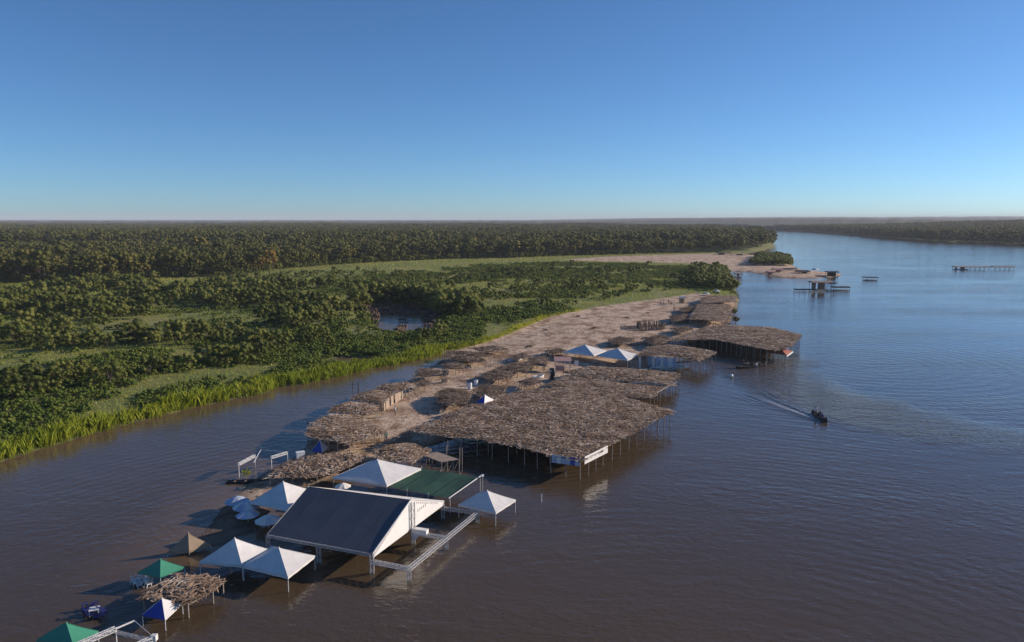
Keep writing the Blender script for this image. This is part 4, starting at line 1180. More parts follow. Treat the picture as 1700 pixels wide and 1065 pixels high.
# faint grey printing high on the gable, too small to read
mb = MB()
for row, (t0, t1, dz, h_) in enumerate(((.56, .90, -.42, .26), (.58, .72, -1.25, .34))):
    n = 11 if row == 0 else 5
    for i in range(n):
        t = t0 + (t1 - t0) * (i + .5) / n
        c = A.lerp(D, t); zr = RZ + (EZ - RZ) * (t - .5) * 2
        if row == 0: base = c + Vector((0, 0, zr - EZ + dz))
        else: base = c + Vector((0, 0, RZ - EZ + dz - .6))
        e = (D - A).normalized(); w_ = .16 * RNG.uniform(.7, 1.2)
        q = base + xa * .135
        mb.plate([q, q + e * w_ * .35, q + e * w_ * .35 + Vector((0, 0, h_)), q + Vector((0, 0, h_))], xa, .006)
        mb.plate([q + e * w_ * .5, q + e * w_, q + e * w_ + Vector((0, 0, h_ * RNG.uniform(.4, 1))), q + e * w_ * .5 + Vector((0, 0, h_ * .4))], xa, .006)
mb.build('gable_print', M['grey_print'], shed)
for p in (A, D, E, G, (A + E) / 2, (D + G) / 2): truss((p.x, p.y, -1), (p.x, p.y, EZ - .1), .34).build('truss_post', M['alu'], shed)
mp = mid + xa * .35
truss((mp.x, mp.y, -1), (mp.x, mp.y, RZ - .2), .34).build('truss_post', M['alu'], shed)
for p, q in ((E, A), (G, D)): truss(p - Vector((0, 0, .18)), q - Vector((0, 0, .18)), .26).build('truss_beam', M['alu'], shed)
for t in (.33, .66):
    for s, e in ((E.lerp(A, t), RE.lerp(RA, t)), (G.lerp(D, t), RE.lerp(RA, t))):
        MB().bar(s - Vector((0, 0, .15)), e - Vector((0, 0, .15)), .09).build('rafter', M['metal'], shed)
P0, P1 = at(679, 944, 1.2), at(793, 851, 1.2)
for p, q in ((Vector((A.x, A.y, 1.2)), P0), (P0, P1), (P1, Vector((D.x, D.y, 1.2))), (Vector((mp.x, mp.y, 1.25)), (P0 + P1) / 2 + Vector((0, 0, .03)))):
    truss(p, q, .32).build('truss_beam', M['alu'], shed)
for p in (P0, P1, (P0 + P1) / 2): truss((p.x, p.y, -1), (p.x, p.y, 1.05), .30).build('truss_post', M['alu'], shed)
MB().box((mp.x + .75, mp.y - .3, 1.55), (1.7, .6, .55), math.atan2(xa.y, xa.x)).build('control_box', M['white_vinyl'], shed)
MB()._add([(mp.x - .2, mp.y - .3, 1.2), (mp.x + .9, mp.y - .5, 1.25), (mp.x, mp.y - .3, .4), (mp.x - .2, mp.y + .1, 1.2), (mp.x + .9, mp.y - .1, 1.25), (mp.x, mp.y + .1, .4)], [(0, 1, 2), (5, 4, 3), (0, 3, 4, 1), (1, 4, 5, 2), (2, 5, 3, 0)]).build('bracket', M['metal'], shed)

# green shade net
N0, N1, N2, N3 = at(642, 806, 1.9), at(747, 826, 1.9), at(797, 791, 1.9), at(700, 776, 1.9)
net = thing('shade_net', 'dark green shade net on thin poles between two of the white tents', 'shade net', tuple((N0 + N2) / 2 - Vector((0, 0, 1.9))))
vs = []; fs = []; n = 10
for i in range(n + 1):
    for j in range(n + 1):
        p = N0.lerp(N1, i / n).lerp(N3.lerp(N2, i / n), j / n)
        vs.append(p - Vector((0, 0, .14 * (math.sin(math.pi * i / n * 2) ** 2 + math.sin(math.pi * j / n) ** 2))))
for i in range(n):
    for j in range(n): k = i * (n + 1) + j; fs.append((k, k + n + 1, k + n + 2, k + 1))
MB()._add(vs, fs).build('net', M['green_net'], net)
for i in range(4):
    for a, b in ((N0, N1), (N3, N2)):
        p = a.lerp(b, i / 3); MB().tube((p.x, p.y, -.8), (p.x, p.y, 2.0), .035).build('pole', M['metal'], net)
ee = (N2 - N1).normalized()
MB().bar(N1 - ee * .3 + Vector((0, 0, .06)), N2 + ee * .5 + Vector((0, 0, .06)), .09).build('edge_bar', M['metal'], net)
for i in range(5): MB().bar(N0.lerp(N1, i / 4), N3.lerp(N2, i / 4), .035).build('seam', M['green_net'], net)
lp = at(801, 789, 2.2)
fl = thing('flood_light', 'small white floodlight on a thin pole at the corner of the green net', 'lamp', (lp.x, lp.y, 0))
MB().tube((lp.x, lp.y, -.8), (lp.x, lp.y, 2.1), .03).build('pole', M['metal'], fl); MB().box((lp.x, lp.y, 2.2), (.32, .2, .22), .6).build('lamp_head', M['white_plastic'], fl)

# white truss frames by the canoe, and the one at the lower edge
fr = thing('truss_frame', 'open white lattice frame of two low goals on the wet sand beside the dark canoe', 'frame', tuple(at(436, 790)))
for (b0, t0, t1, b1) in (((397, 791), (394, 771), (423, 756), (421, 768)), ((451, 779), (451, 767), (477, 751), (478, 763))):
    p, q = at(*b0), at(*b1); h_ = 1.7
    a = Vector((p.x, p.y, h_)); b = at(t1[0], t1[1], h_)
    truss(a, b, .28, .5, .03).build('truss_beam', M['metal'], fr)
    MB().tube((p.x, p.y, -.3), a, .06).build('post', M['metal'], fr)
    MB().tube((b.x, b.y, -.3), b, .05).build('post', M['metal'], fr)
a, b = at(421, 768, .9), at(433, 746, 2.2); MB().tube(a, b, .05).build('post', M['metal'], fr)
MB().tube(b, at(477, 750, 1.75), .02).build('cable', M['metal'], fr)
fr2 = thing('truss_frame', 'white lattice roof frame cut off by the lower edge beside the green tent', 'frame', tuple(at(195, 1075)))
K1, K2, K3 = at(223, 1030, 2.0), at(125, 1072, 2.0), at(256, 1058, 2.0); Km = K1.lerp(K2, .33); K4 = K2 + (K3 - K1)
truss(K2, Km, .3, .45, .03).build('truss_beam', M['metal'], fr2); MB().bar(Km, K1, .1).build('beam', M['metal'], fr2)
MB().tube(K1, K3, .025).build('cable', M['metal'], fr2)
truss(Km + Vector((0, 0, -.3)), Km.lerp(K3, .93) + Vector((0, 0, -.3)), .2, .5, .018).build('truss_beam', M['alu'], fr2)
truss(K3, K4, .3, .45, .03).build('truss_beam', M['metal'], fr2)
for p in (Km, K3, K2, K4): MB().tube((p.x, p.y, -.9), p, .05).build('post', M['metal'], fr2)
MB().box(tuple(K3), (.4, .4, .45)).build('corner_block', M['metal'], fr2)

# ---------------------------------------------------------------- boats
def hull(L, B, H, rake=.55):
    """open canoe: outside, inside and gunwale in one mesh, bow to +X"""
    st = 13; ring = 7; vs = []; fs = []
    for sidein in (0, 1):
        for i in range(st):
            t = i / (st - 1); x = (t - .5) * L
            w = B / 2 * max(.02, math.sin(math.pi * min(1, .12 + t * .88)) ** .6) if t > .5 else B / 2 * (.72 + .28 * min(1, t * 2.2))
            if t == 1: w = .03
            sh = H * (1 + .45 * max(0, t - .55) ** 1.5 * 3)
            k = .88 if sidein else 1
            for j in range(ring):
                a = math.pi * j / (ring - 1)
                y = -math.cos(a) * w * k; z = sh - math.sin(a) ** .7 * sh * (k - .05 * sidein)
                vs.append((x * (1 - .02 * sidein), y, z))
    N = st * ring
    for s in (0, 1):
        for i in range(st - 1):
            for j in range(ring - 1):
                a = s * N + i * ring + j; f = (a, a + ring, a + ring + 1, a + 1)
                fs.append(f if s else f[::-1])
    for i in range(st - 1):
        for j in (0, ring - 1):
            a, b = i * ring + j, N + i * ring + j; fs.append((a, a + ring, b + ring, b))
    fs.append(tuple(range(ring))); fs.append(tuple(N + j for j in range(ring))[::-1])
    return vs, fs
def boat(label, loc, rz, L, B, H, mat, group=None, motor=False, name='canoe', draft=.15, flip=False):
    root = thing(name, label, 'boat', (loc[0], loc[1], loc[2] - draft), rz, group)
    vs, fs = hull(L, B, H)
    if flip: vs = [(x, y, H * 1.05 - z) for x, y, z in vs]
    o = link('hull', MB()._add(vs, fs).mesh('hull', M[mat], False), root)
    if not flip:
        for t in (-.3, -.05, .2): link('thwart', MB().box((t * L, 0, H * .75), (.2, B * .82, .04)).mesh('thwart', M['wood']), root)
    if motor:
        mm = MB().box((-L / 2 - .12, 0, H * 1.2), (.3, .28, .4)).tube((-L / 2 - .12, 0, H), (-L / 2 - .15, 0, -.3), .06).mesh('outboard_motor', M['black'])
        link('outboard_motor', mm, root)
    return root
b0, b1 = at(1351, 688), at(1372, 701)
brz = math.atan2(b1.y - b0.y, b1.x - b0.x)
bc = (b0 + b1) / 2
moving = boat('dark motor canoe trailing a white wake on the open river', tuple(bc), brz, 5.6, 1.25, .62, 'boat_dark', None, True, 'motor_canoe')
c1 = at(1236, 610.5); boat('dark canoe moored beside the bathers below the large river roof', tuple(c1), math.pi + .35, 4.8, 1.25, .6, 'boat_dark', 'canoes moored by the large river roof')
c2 = at(1247, 604.5); boat('dark canoe moored behind the other one, towards the poles', tuple(c2), .4, 4.4, 1.1, .5, 'boat_dark', 'canoes moored by the large river roof')
c3 = at(411, 800); boat('long dark canoe afloat beside the white lattice goals', tuple(c3), .12, 5.4, 1.0, .4, 'boat_dark')
c4 = gat(857, 597.5); boat('white canoe lying upside down on the sand path', (c4.x, c4.y, c4.z), .75, 4.6, 1.1, .5, 'white_plastic', None, False, 'canoe', .0, True)
c5 = gat(894, 628); boat('short white boat on the shaded sand beside the loudspeakers', (c5.x, c5.y, c5.z), .5, 2.6, 1.2, .6, 'white_plastic', None, False, 'dinghy', .0)

# ---------------------------------------------------------------- people
def person_meshes(pose):
    """one continuous body (skin modifier, evaluated once per pose), then fingers"""
    if pose == 'sit': J = dict(pel=(0, 0, .45), kL=(.42, .11, .47), fL=(.46, .11, .03), tL=(.62, .11, .02), kR=(.42, -.11, .47), fR=(.46, -.11, .03), tR=(.62, -.11, .02), hL=(.34, .20, .56), hR=(.34, -.20, .56), eL=(.10, .26, .72), eR=(.10, -.26, .72))
    elif pose == 'reach': J = dict(pel=(0, 0, .92), kL=(.03, .10, .48), fL=(-.02, .11, .05), tL=(.16, .12, .02), kR=(.10, -.10, .48), fR=(.08, -.11, .05), tR=(.26, -.12, .02), hL=(.30, .30, 1.20), hR=(.10, -.30, 1.70), eL=(.10, .30, 1.15), eR=(.08, -.34, 1.46))
    else: J = dict(pel=(0, 0, .92), kL=(.05, .10, .48), fL=(-.06, .11, .05), tL=(.12, .12, .02), kR=(.10, -.10, .48), fR=(.14, -.11, .05), tR=(.32, -.12, .02), hL=(.10, .30, .82), hR=(.02, -.30, .82), eL=(.0, .27, 1.10), eR=(-.03, -.27, 1.10))
    z = J['pel'][2] - .92
    S = lambda x, y, zz: (x, y, zz + z)
    P = [J['pel'], S(0, 0, 1.12), S(0, 0, 1.36), S(.01, 0, 1.50), S(.03, 0, 1.63), S(.03, 0, 1.73),
         S(0, .18, 1.42), J['eL'], J['hL'], S(0, -.18, 1.42), J['eR'], J['hR'],
         (J['pel'][0] + .01, .09, J['pel'][2] - .05), J['kL'], J['fL'], J['tL'], (J['pel'][0] + .01, -.09, J['pel'][2] - .05), J['kR'], J['fR'], J['tR']]
    R = [.13, .12, .14, .055, .095, .07, .065, .042, .034, .065, .042, .034, .085, .058, .042, .03, .085, .058, .042, .03]
    Ed = [(0, 1), (1, 2), (2, 3), (3, 4), (4, 5), (2, 6), (6, 7), (7, 8), (2, 9), (9, 10), (10, 11), (0, 12), (12, 13), (13, 14), (14, 15), (0, 16), (16, 17), (17, 18), (18, 19)]
    me = bpy.data.meshes.new('body'); me.from_pydata(P, Ed, [])
    ob = bpy.data.objects.new('body', me); COL.objects.link(ob)
    sk = ob.modifiers.new('skin', 'SKIN'); sd = ob.modifiers.new('sub', 'SUBSURF'); sd.levels = 1; sd.render_levels = 1
    for i, r in enumerate(R): me.skin_vertices[0].data[i].radius = (r, r * (.8 if i < 3 else 1))
    me.skin_vertices[0].data[0].use_root = True
    dg = bpy.context.evaluated_depsgraph_get()
    body = bpy.data.meshes.new_from_object(ob.evaluated_get(dg)); body.name = 'body'
    COL.objects.unlink(ob); bpy.data.objects.remove(ob)
    bm = bmesh.new(); bm.from_mesh(body)
    fm = MB()
    for e, h in (('eL', 'hL'), ('eR', 'hR')):
        a, b = Vector(J[e]), Vector(J[h]); d = (b - a).normalized(); sd_ = d.orthogonal().normalized(); nn = d.cross(sd_)
        for k, ln in enumerate((.07, .085, .09, .075)):
            r0 = b + d * .03 + sd_ * (.028 * (k - 1.5)); m1 = r0 + d * ln * .6; fm.tube(r0, m1, .010, .009, 5); fm.tube(m1, m1 + (d * .8 + nn * .5).normalized() * ln * .5, .009, .006, 5)
        fm.tube(b + sd_ * .03, b + sd_ * .065 + d * .05, .012, .008, 5)
    # nose, ears
    hc = Vector(S(.03, 0, 1.66)); fm.tube(hc + Vector((.085, 0, .01)), hc + Vector((.12, 0, -.02)), .012, .016, 5)
    for s in (-1, 1): fm.tube(hc + Vector((0, s * .08, -.01)), hc + Vector((-.01, s * .105, .01)), .022, .018, 6)
    tmp = fm.mesh('tmp', None); bm.from_mesh(tmp); bpy.data.meshes.remove(tmp)
    bm.to_mesh(body); bm.free(); body.materials.clear(); body.materials.append(M['skin'])
    body.polygons.foreach_set('use_smooth', np.ones(len(body.polygons), bool))
    shirt = MB()
    def ell(rows, n=12):
        vs = [(cx + math.cos(2 * math.pi * i / n) * a, cy + math.sin(2 * math.pi * i / n) * b, zz) for cx, cy, zz, a, b in rows for i in range(n)]
        fs = [(r * n + i, r * n + (i + 1) % n, (r + 1) * n + (i + 1) % n, (r + 1) * n + i) for r in range(len(rows) - 1) for i in range(n)]
        return vs, fs
    shirt._add(*ell([S(0, 0, .90) + (.155, .18), S(0, 0, 1.12) + (.15, .175), S(0, 0, 1.34) + (.155, .20), S(0, 0, 1.46) + (.10, .15), S(0, 0, 1.52) + (.07, .075)]))
    for sh, e in ((S(0, .17, 1.42), J['eL']), (S(0, -.17, 1.42), J['eR'])):
        a, b = Vector(sh), Vector(e); shirt.tube(a, a.lerp(b, .75), .085, .07, 8, False)
    shorts = MB(); shorts._add(*ell([(J['pel'][0], 0, J['pel'][2] - .10, .15, .175), (J['pel'][0], 0, J['pel'][2] + .10, .16, .18)]))
    for k, s in (('kL', 1), ('kR', -1)):
        a = Vector((J['pel'][0] + .01, s * .09, J['pel'][2] - .05)); b = Vector(J[k]); shorts.tube(a, a.lerp(b, .85), .115, .085, 9, False)
    hair = MB(); n = 10; vs = []; fs = []
    for r in range(5):
        ph = r / 4 * 1.7
        for i in range(n):
            t = 2 * math.pi * i / n; back = -.015 if math.cos(t) < 0 else 0
            vs.append((hc.x - .01 + math.sin(ph) * math.cos(t) * .115 + back, math.sin(ph) * math.sin(t) * .108, hc.z + .03 + math.cos(ph) * .125))
    for r in range(4):
        for i in range(n): fs.append((r * n + i, r * n + (i + 1) % n, (r + 1) * n + (i + 1) % n, (r + 1) * n + i))
    hair._add(vs, fs)
    eyes = MB()
    for s in (-1, 1): eyes.box((hc.x + .098, s * .033, hc.z + .015), (.012, .022, .012))
    eyes.box((hc.x + .094, 0, hc.z - .055), (.01, .045, .008))
    return body, shirt.mesh('shirt', None), shorts.mesh('shorts', None), hair.mesh('hair', M['hair'], True), eyes.mesh('face_features', M['hair'])
POSE = {p: person_meshes(p) for p in ('stand', 'sit', 'reach')}
def person(label, loc, rz, pose, shirt, shorts, group=None, s=1.0):
    root = thing('person', label, 'person', loc, rz, group); root.scale = (s, s, s)
    body, sh, so, ha, ey = POSE[pose]
    link('body', body, root)
    for nm, me, mt in (('shirt', sh, CLOTH[shirt] if shirt else None), ('shorts', so, CLOTH[shorts])):
        if mt is None: continue
        m2 = me.copy(); m2.name = nm; m2.materials.clear(); m2.materials.append(mt); link(nm, m2, root)
    link('hair', ha, root); link('face_features', ey, root)
    return root
hd = Vector((math.cos(brz), math.sin(brz), 0)); ls = Vector((-hd.y, hd.x, 0))
q = bc - hd * 1.7; person('person in a white shirt standing in the stern of the moving motor canoe', (q.x, q.y, -.02), brz, 'reach', 'white', 'khaki')
q = bc - hd * .3 + ls * .1; person('person in a dark shirt sitting amidships in the moving motor canoe', (q.x, q.y, .02), brz, 'sit', 'dark', 'dark')
q = bc + hd * 1.1 - ls * .1; person('person sitting near the bow of the moving motor canoe in a blue shirt', (q.x, q.y, .04), brz, 'sit', 'blue', 'dark')
for (px_, py_), lab, pose, sh, so, rz in (
    ((1233, 609.5), 'person in dark clothes standing in the nearer moored canoe', 'stand', 'dark', 'dark', 1.0),
    ((1241, 609.0), 'person in khaki sitting at the end of the nearer moored canoe', 'sit', 'khaki', 'dark', 2.6)):
    p = at(px_, py_); person(lab, (p.x, p.y, .12), rz, pose, sh, so)
for (px_, py_), lab, sh, so, rz in (
    ((1255, 609), 'bather in a pale shirt standing waist deep beside the moored canoes', 'white', 'blue', 2.0),
    ((1261, 608.5), 'bather with dark shirt standing waist deep between the moored canoes and the lone pole', 'dark', 'dark', -2.2),
    ((1270, 607.5), 'bare chested bather standing in the water farthest from the moored canoes', None, 'dark', .4)):
    p = at(px_, py_); person(lab, (p.x, p.y, -.62), rz, 'stand', sh, so)
for (px_, py_), lab, sh, so, rz in (
    ((1096, 504.5), 'person in a white shirt, first of the pair on the upper sand', 'white', 'dark', 0.4),
    ((1102, 504.5), 'person in khaki, second of the pair on the upper sand', 'khaki', 'blue', 2.8),
    ((1110, 503.5), 'person in a teal shirt standing alone beside the pair on the upper sand', 'teal', 'khaki', 1.6),
    ((1114, 507), 'person in red shirt standing on the upper sand below the others', 'red', 'dark', -1.2),
    ((1119, 517.5), 'person in a red shirt walking on the sand towards the pale thatch', 'red', 'khaki', -2.0),
    ((656, 690), 'person in pale clothes standing on the sand by the left row of shelters', 'white', 'khaki', .5),
    ((641, 733), 'person wading by the end post of the wide brown thatch', 'teal', 'dark', 2.2)):
    p = gat(px_, py_); person(lab, tuple(p), rz, 'stand', sh, so)

# ---------------------------------------------------------------- plastic chairs, drums, boxes and other small things
def chair_meshes(mat):
    seat = MB().slab([(-.22, -.22, .44), (.22, -.22, .44), (.20, .22, .43), (-.20, .22, .43)], .035).mesh('seat', mat)
    bk = MB()
    for i in range(4): bk.bar((-.16 + i * .107, .20, .44), (-.17 + i * .115, .30, .82), .05, .02)
    bk.bar((-.22, .30, .84), (.22, .30, .84), .05, .07); bk.bar((-.21, .20, .42), (-.22, .30, .86), .04); bk.bar((.21, .20, .42), (.22, .30, .86), .04)
    leg = [MB().bar((sx * .2, sy * .19, .42), (sx * .24, sy * .25, -.02), .045).mesh('leg', mat) for sx in (-1, 1) for sy in (-1, 1)]
    arm = [MB().bar((sx * .24, -.2, .62), (sx * .23, .26, .66), .05, .03).bar((sx * .24, -.2, .62), (sx * .22, -.2, .43), .04).mesh('armrest', mat) for sx in (-1, 1)]
    return seat, bk.mesh('backrest', mat), leg, arm
CH = {c: chair_meshes(M[c]) for c in ('white_plastic', 'blue_plastic')}
def chair(label, loc, rz, mat, group, tilt=(0, 0)):
    r = thing('plastic_chair', label, 'chair', loc, rz, group); r.rotation_euler = (tilt[0], tilt[1], rz)
    seat, bk, legs, arms = CH[mat]
    link('seat', seat, r); link('backrest', bk, r)
    for m_ in legs: link('leg', m_, r)
    for m_ in arms: link('armrest', m_, r)
for i, (px_, py_) in enumerate(((220, 968), (226, 972), (231, 965), (237, 970), (242, 964), (248, 969), (234, 975), (245, 974))):
    p = gat(px_, py_); chair('white plastic armchair in the cluster under the edge of the dark green tent', (p.x, p.y, p.z - .12), 2.4 + RNG.uniform(-.5, .5), 'white_plastic', 'white plastic chairs by the green tent', (RNG.uniform(-.25, .25), RNG.uniform(-.2, .2)))
for i, (px_, py_) in enumerate(((143, 1014), (150, 1024), (151, 1010), (160, 1013), (168, 1016), (171, 1024), (161, 1027), (145, 1021))):
    p = gat(px_, py_); chair('blue plastic armchair in the group standing in the shallows', (p.x, p.y, p.z - .2), RNG.uniform(0, 6.28), 'blue_plastic', 'blue plastic chairs in the shallows')
def table(label, px_, py_, mat, zoff=0):
    p = gat(px_, py_); r = thing('plastic_table', label, 'table', (p.x, p.y, p.z + zoff), .4)
    link('tabletop', MB().slab([(-.4, -.4, .72), (.4, -.4, .72), (.4, .4, .72), (-.4, .4, .72)], .04).mesh('tabletop', M[mat]), r)
    for sx in (-1, 1):
        for sy in (-1, 1): link('leg', MB().bar((sx * .33, sy * .33, .7), (sx * .36, sy * .36, 0), .05).mesh('leg', M[mat]), r)
table('white plastic table among the blue chairs in the shallows', 157, 1019, 'white_plastic', -.2)
table('blue plastic table under the front edge of the largest thatched roof', 768, 752, 'blue_plastic', -.1)
table('second blue plastic table deeper under the largest thatched roof', 782, 746, 'blue_plastic', -.1)
def drum(label, px_, py_, mat, r=.34, h=1.1, group=None):
    p = gat(px_, py_); o = thing('water_drum', label, 'drum', tuple(p), 0, group)
    n = 14; rows = [(0, .92), (.04, 1), (.32, 1), (.34, 1.05), (.36, 1), (.64, 1), (.66, 1.05), (.68, 1), (.96, 1), (1, .9)]
    vs = [(math.cos(2 * math.pi * i / n) * r * k, math.sin(2 * math.pi * i / n) * r * k, t * h) for t, k in rows for i in range(n)]
    fs = [(a * n + i, a * n + (i + 1) % n, (a + 1) * n + (i + 1) % n, (a + 1) * n + i) for a in range(len(rows) - 1) for i in range(n)] + [tuple(range((len(rows) - 1) * n, len(rows) * n)), tuple(range(n))[::-1]]
    link('drum_body', MB()._add(vs, fs).mesh('drum_body', M[mat]), o)
    link('lid', MB().tube((0, 0, h - .01), (0, 0, h + .05), r * .8, r * .78, n).mesh('lid', M['blue_plastic' if mat != 'blue_plastic' else 'black']), o)
DG = 'drums at the back corner of the largest roof'
drum('white water drum, front one of the two standing on the sand behind the drums corner', 780, 646, 'white_plastic', .42, 1.35, DG)
drum('white water drum beyond the front one, next to the grey sand hut', 790, 639, 'white_plastic', .40, 1.1, DG)
drum('white drum beside the blue one at the brush hut', 741, 659, 'white_plastic', .4, 1.3, DG)
drum('blue drum beside the brush hut', 732, 658, 'blue_plastic', .4, 1.0, DG)
def box_thing(name, label, cat, px_, py_, size, mat, rz=.3, parts=()):
    p = gat(px_, py_); r = thing(name, label, cat, tuple(p), rz)
    link(parts[0] if parts else 'cabinet', MB().box((0, 0, size[2] / 2), size).mesh('cabinet', M[mat]), r)
    link('lid', MB().box((0, 0, size[2] + .03), (size[0] * 1.04, size[1] * 1.04, .06)).mesh('lid', M[mat]), r)
    for sx in (-1, 1): link('foot', MB().box((sx * size[0] * .4, 0, -.06), (.08, size[1] * .9, .14)).mesh('foot', M['black']), r)
    return r
box_thing('chest_freezer', 'white freezer standing on the sand above the straw coloured thatch', 'freezer', 499, 762, (1.15, .75, 1.05), 'white_plastic', .5)
box_thing('wooden_crate', 'dark brown crate alone on the sand path by the small huts', 'crate', 738, 634, (1.0, .9, .75), 'wood', .4)
st = thing('speaker_stack', 'stack of black loudspeakers with a white trim on the sand behind the low dark thatch', 'loudspeakers', tuple(gat(916, 630)))
p = gat(916, 630)
for i, zz in enumerate((.0, .85, 1.7)):
    MB().box((p.x + .1 * (i % 2), p.y, p.z + zz + .40), (.8, .7, .78), .3).build('speaker_cabinet', M['black'], st)
for s in (-1, 1): MB().tube((p.x + s * .65, p.y, p.z - .2), (p.x + s * .65, p.y, p.z + 3.0), .05).build('support_pole', M['alu'], st)
MB().box((p.x - .3, p.y - .45, p.z + 1.95), (.4, .06, .3), .3).build('white_trim', M['white_vinyl'], st)
ks = thing('market_kiosk', 'small kiosk with pinkish tarp sides behind the loudspeakers', 'kiosk', tuple(gat(934, 614)))
p = gat(934, 614); w_, d_, h_ = 3.2, 2.4, 2.3
for sx in (-1, 1):
    for sy in (-1, 1): MB().tube((p.x + sx * w_ / 2, p.y + sy * d_ / 2, p.z - .2), (p.x + sx * w_ / 2, p.y + sy * d_ / 2, p.z + h_), .06).build('post', M['pole'], ks)
MB().plate([(p.x - w_ / 2, p.y - d_ / 2 - .05, p.z + .1), (p.x + w_ * .1, p.y - d_ / 2 - .05, p.z + .1), (p.x + w_ * .1, p.y - d_ / 2 - .05, p.z + 1.3), (p.x - w_ / 2, p.y - d_ / 2 - .05, p.z + 1.3)], (0, -1, 0), .03).build('tarp_wall', M['pink_tarp'], ks)
MB().slab([(p.x - w_ * .6, p.y - d_ * .6, p.z + h_), (p.x + w_ * .6, p.y - d_ * .6, p.z + h_), (p.x + w_ * .6, p.y + d_ * .6, p.z + h_ + .5), (p.x - w_ * .6, p.y + d_ * .6, p.z + h_ + .5)], .06).build('roof', M['pink_tarp'], ks)
wb = thing('notice_board', 'white board standing on the sand in front of the pair of distant white tents', 'board', tuple(gat(957, 609)))
p = gat(957, 609); MB().plate([(p.x - .45, p.y, p.z + .25), (p.x + .45, p.y, p.z + .25), (p.x + .45, p.y, p.z + 1.5), (p.x - .45, p.y, p.z + 1.5)], (0, 1, 0), .05).build('panel', M['white_vinyl'], wb)
for s in (-1, 1): MB().tube((p.x + s * .4, p.y + .1, p.z - .2), (p.x + s * .4, p.y + .1, p.z + 1.6), .04).build('leg', M['pole'], wb)
lk = thing('lookout_kiosk', 'tall narrow kiosk with a white top on the upper sand beside the people', 'kiosk', tuple(gat(1132, 503.5)))
p = gat(1132, 503.5)
for sx in (-1, 1):
    for sy in (-1, 1): MB().tube((p.x + sx * .9, p.y + sy * .7, p.z - .2), (p.x + sx * .9, p.y + sy * .7, p.z + 2.2), .08).build('post', M['pole'], lk)
MB().box((p.x, p.y + .7, p.z + 1.0), (1.6, .1, 1.9)).build('wall', M['wood'], lk)
MB().box((p.x, p.y, p.z + 2.55), (2.1, 1.8, .8)).build('roof', M['cream_fabric'], lk)
en = thing('brush_enclosure', 'round dark enclosure of upright brush poles on the upper sand', 'enclosure', tuple(gat(1085, 548)))
p = gat(1085, 548); rx, ry = 4.2, 4.6
for i in range(64):
    t = 2 * math.pi * i / 64 + RNG.uniform(-.03, .03)
    MB().tube((p.x + math.cos(t) * rx, p.y + ry + math.sin(t) * ry, p.z - .3), (p.x + math.cos(t) * rx + RNG.uniform(-.1, .1), p.y + ry + math.sin(t) * ry, p.z + RNG.uniform(1.6, 1.9)), .15, .10, 5).build('pole', M['brush'], en)
for zz in (.7, 1.6):
    mb = MB()
    for i in range(24):
        t, u = 2 * math.pi * i / 24, 2 * math.pi * (i + 1) / 24
        mb.tube((p.x + math.cos(t) * (rx + .15), p.y + ry + math.sin(t) * (ry + .15), p.z + zz), (p.x + math.cos(u) * (rx + .15), p.y + ry + math.sin(u) * (ry + .15), p.z + zz), .05, .05, 5)
    mb.build('rail', M['brush'], en)
lf = thing('log_fence', 'low dark log fence running left from the round brush enclosure', 'fence', tuple(gat(1050, 546)))
a, b = gat(1030, 547), gat(1061, 546)
for k in range(3): MB().tube(a + Vector((0, 0, .3 + .35 * k)), b + Vector((0, 0, .3 + .35 * k)), .13, .10, 6).build('log', M['wood'], lf)
for k in range(5): c = a.lerp(b, k / 4); MB().tube((c.x, c.y, c.z - .2), (c.x, c.y, c.z + 1.3), .08).build('post', M['wood'], lf)
sf = thing('stake_fence', 'row of thin pale stakes on the sand between the two lines of huts', 'fence', tuple(gat(820, 610)))
a, b = gat(805, 613), gat(843, 600)
for k in range(14):
    c = a.lerp(b, k / 13); MB().tube((c.x, c.y, c.z - .3), (c.x + RNG.uniform(-.08, .08), c.y, c.z + RNG.uniform(.8, 1.3)), .05).build('stake', M['pole'], sf)
MB().tube(a + Vector((0, 0, .8)), b + Vector((0, 0, .8)), .03).build('rail', M['pole'], sf)
def stake(label, px_, py_, h_, r, mat, group=None):
    p = at(px_, py_); o = MB().tube((0, 0, -1.2), (RNG.uniform(-.1, .1), 0, h_), r, r * .8, 7).build('mooring_pole', M[mat], None); o.location = p; tag(o, label, 'pole', group)
stake('single white pole standing in the open water right of the lone white tent', 899, 833, 1.0, .07, 'metal')
stake('dark stump pole in the narrow channel, nearer the left shelters', 595, 652, 2.2, .12, 'dark')
stake('dark slender pole in the narrow channel, nearer the green bank', 586, 645, 1.6, .08, 'dark')
stake('dark pole at the water side corner of the wide brown thatch', 512, 722, 2.6, .10, 'dark')
stake('lone pole in the water between the bathers and the red roofed shelter', 1272, 611, 2.4, .08, 'pole')
stake('thin pale stake in the water in front of the thatched bar', 1159, 631, 1.4, .05, 'pole')
stake('tall pole at the channel end beside the small huts', 735, 600, 3.2, .08, 'pole')
# buoy
p = at(1214, 625); by = thing('buoy', 'white round buoy floating on the river in front of the thatched bar', 'buoy', tuple(p))
bm = bmesh.new(); bmesh.ops.create_icosphere(bm, subdivisions=3, radius=.42); me = bpy.data.meshes.new('float'); bm.to_mesh(me); bm.free(); me.materials.append(M['white_plastic'])
o = link('float', me, by); o.location = (0, 0, .24); o.scale = (1, 1, .92)
link('mast', MB().tube((0, 0, .55), (0, 0, .85), .04).mesh('mast', M['dark']), by)
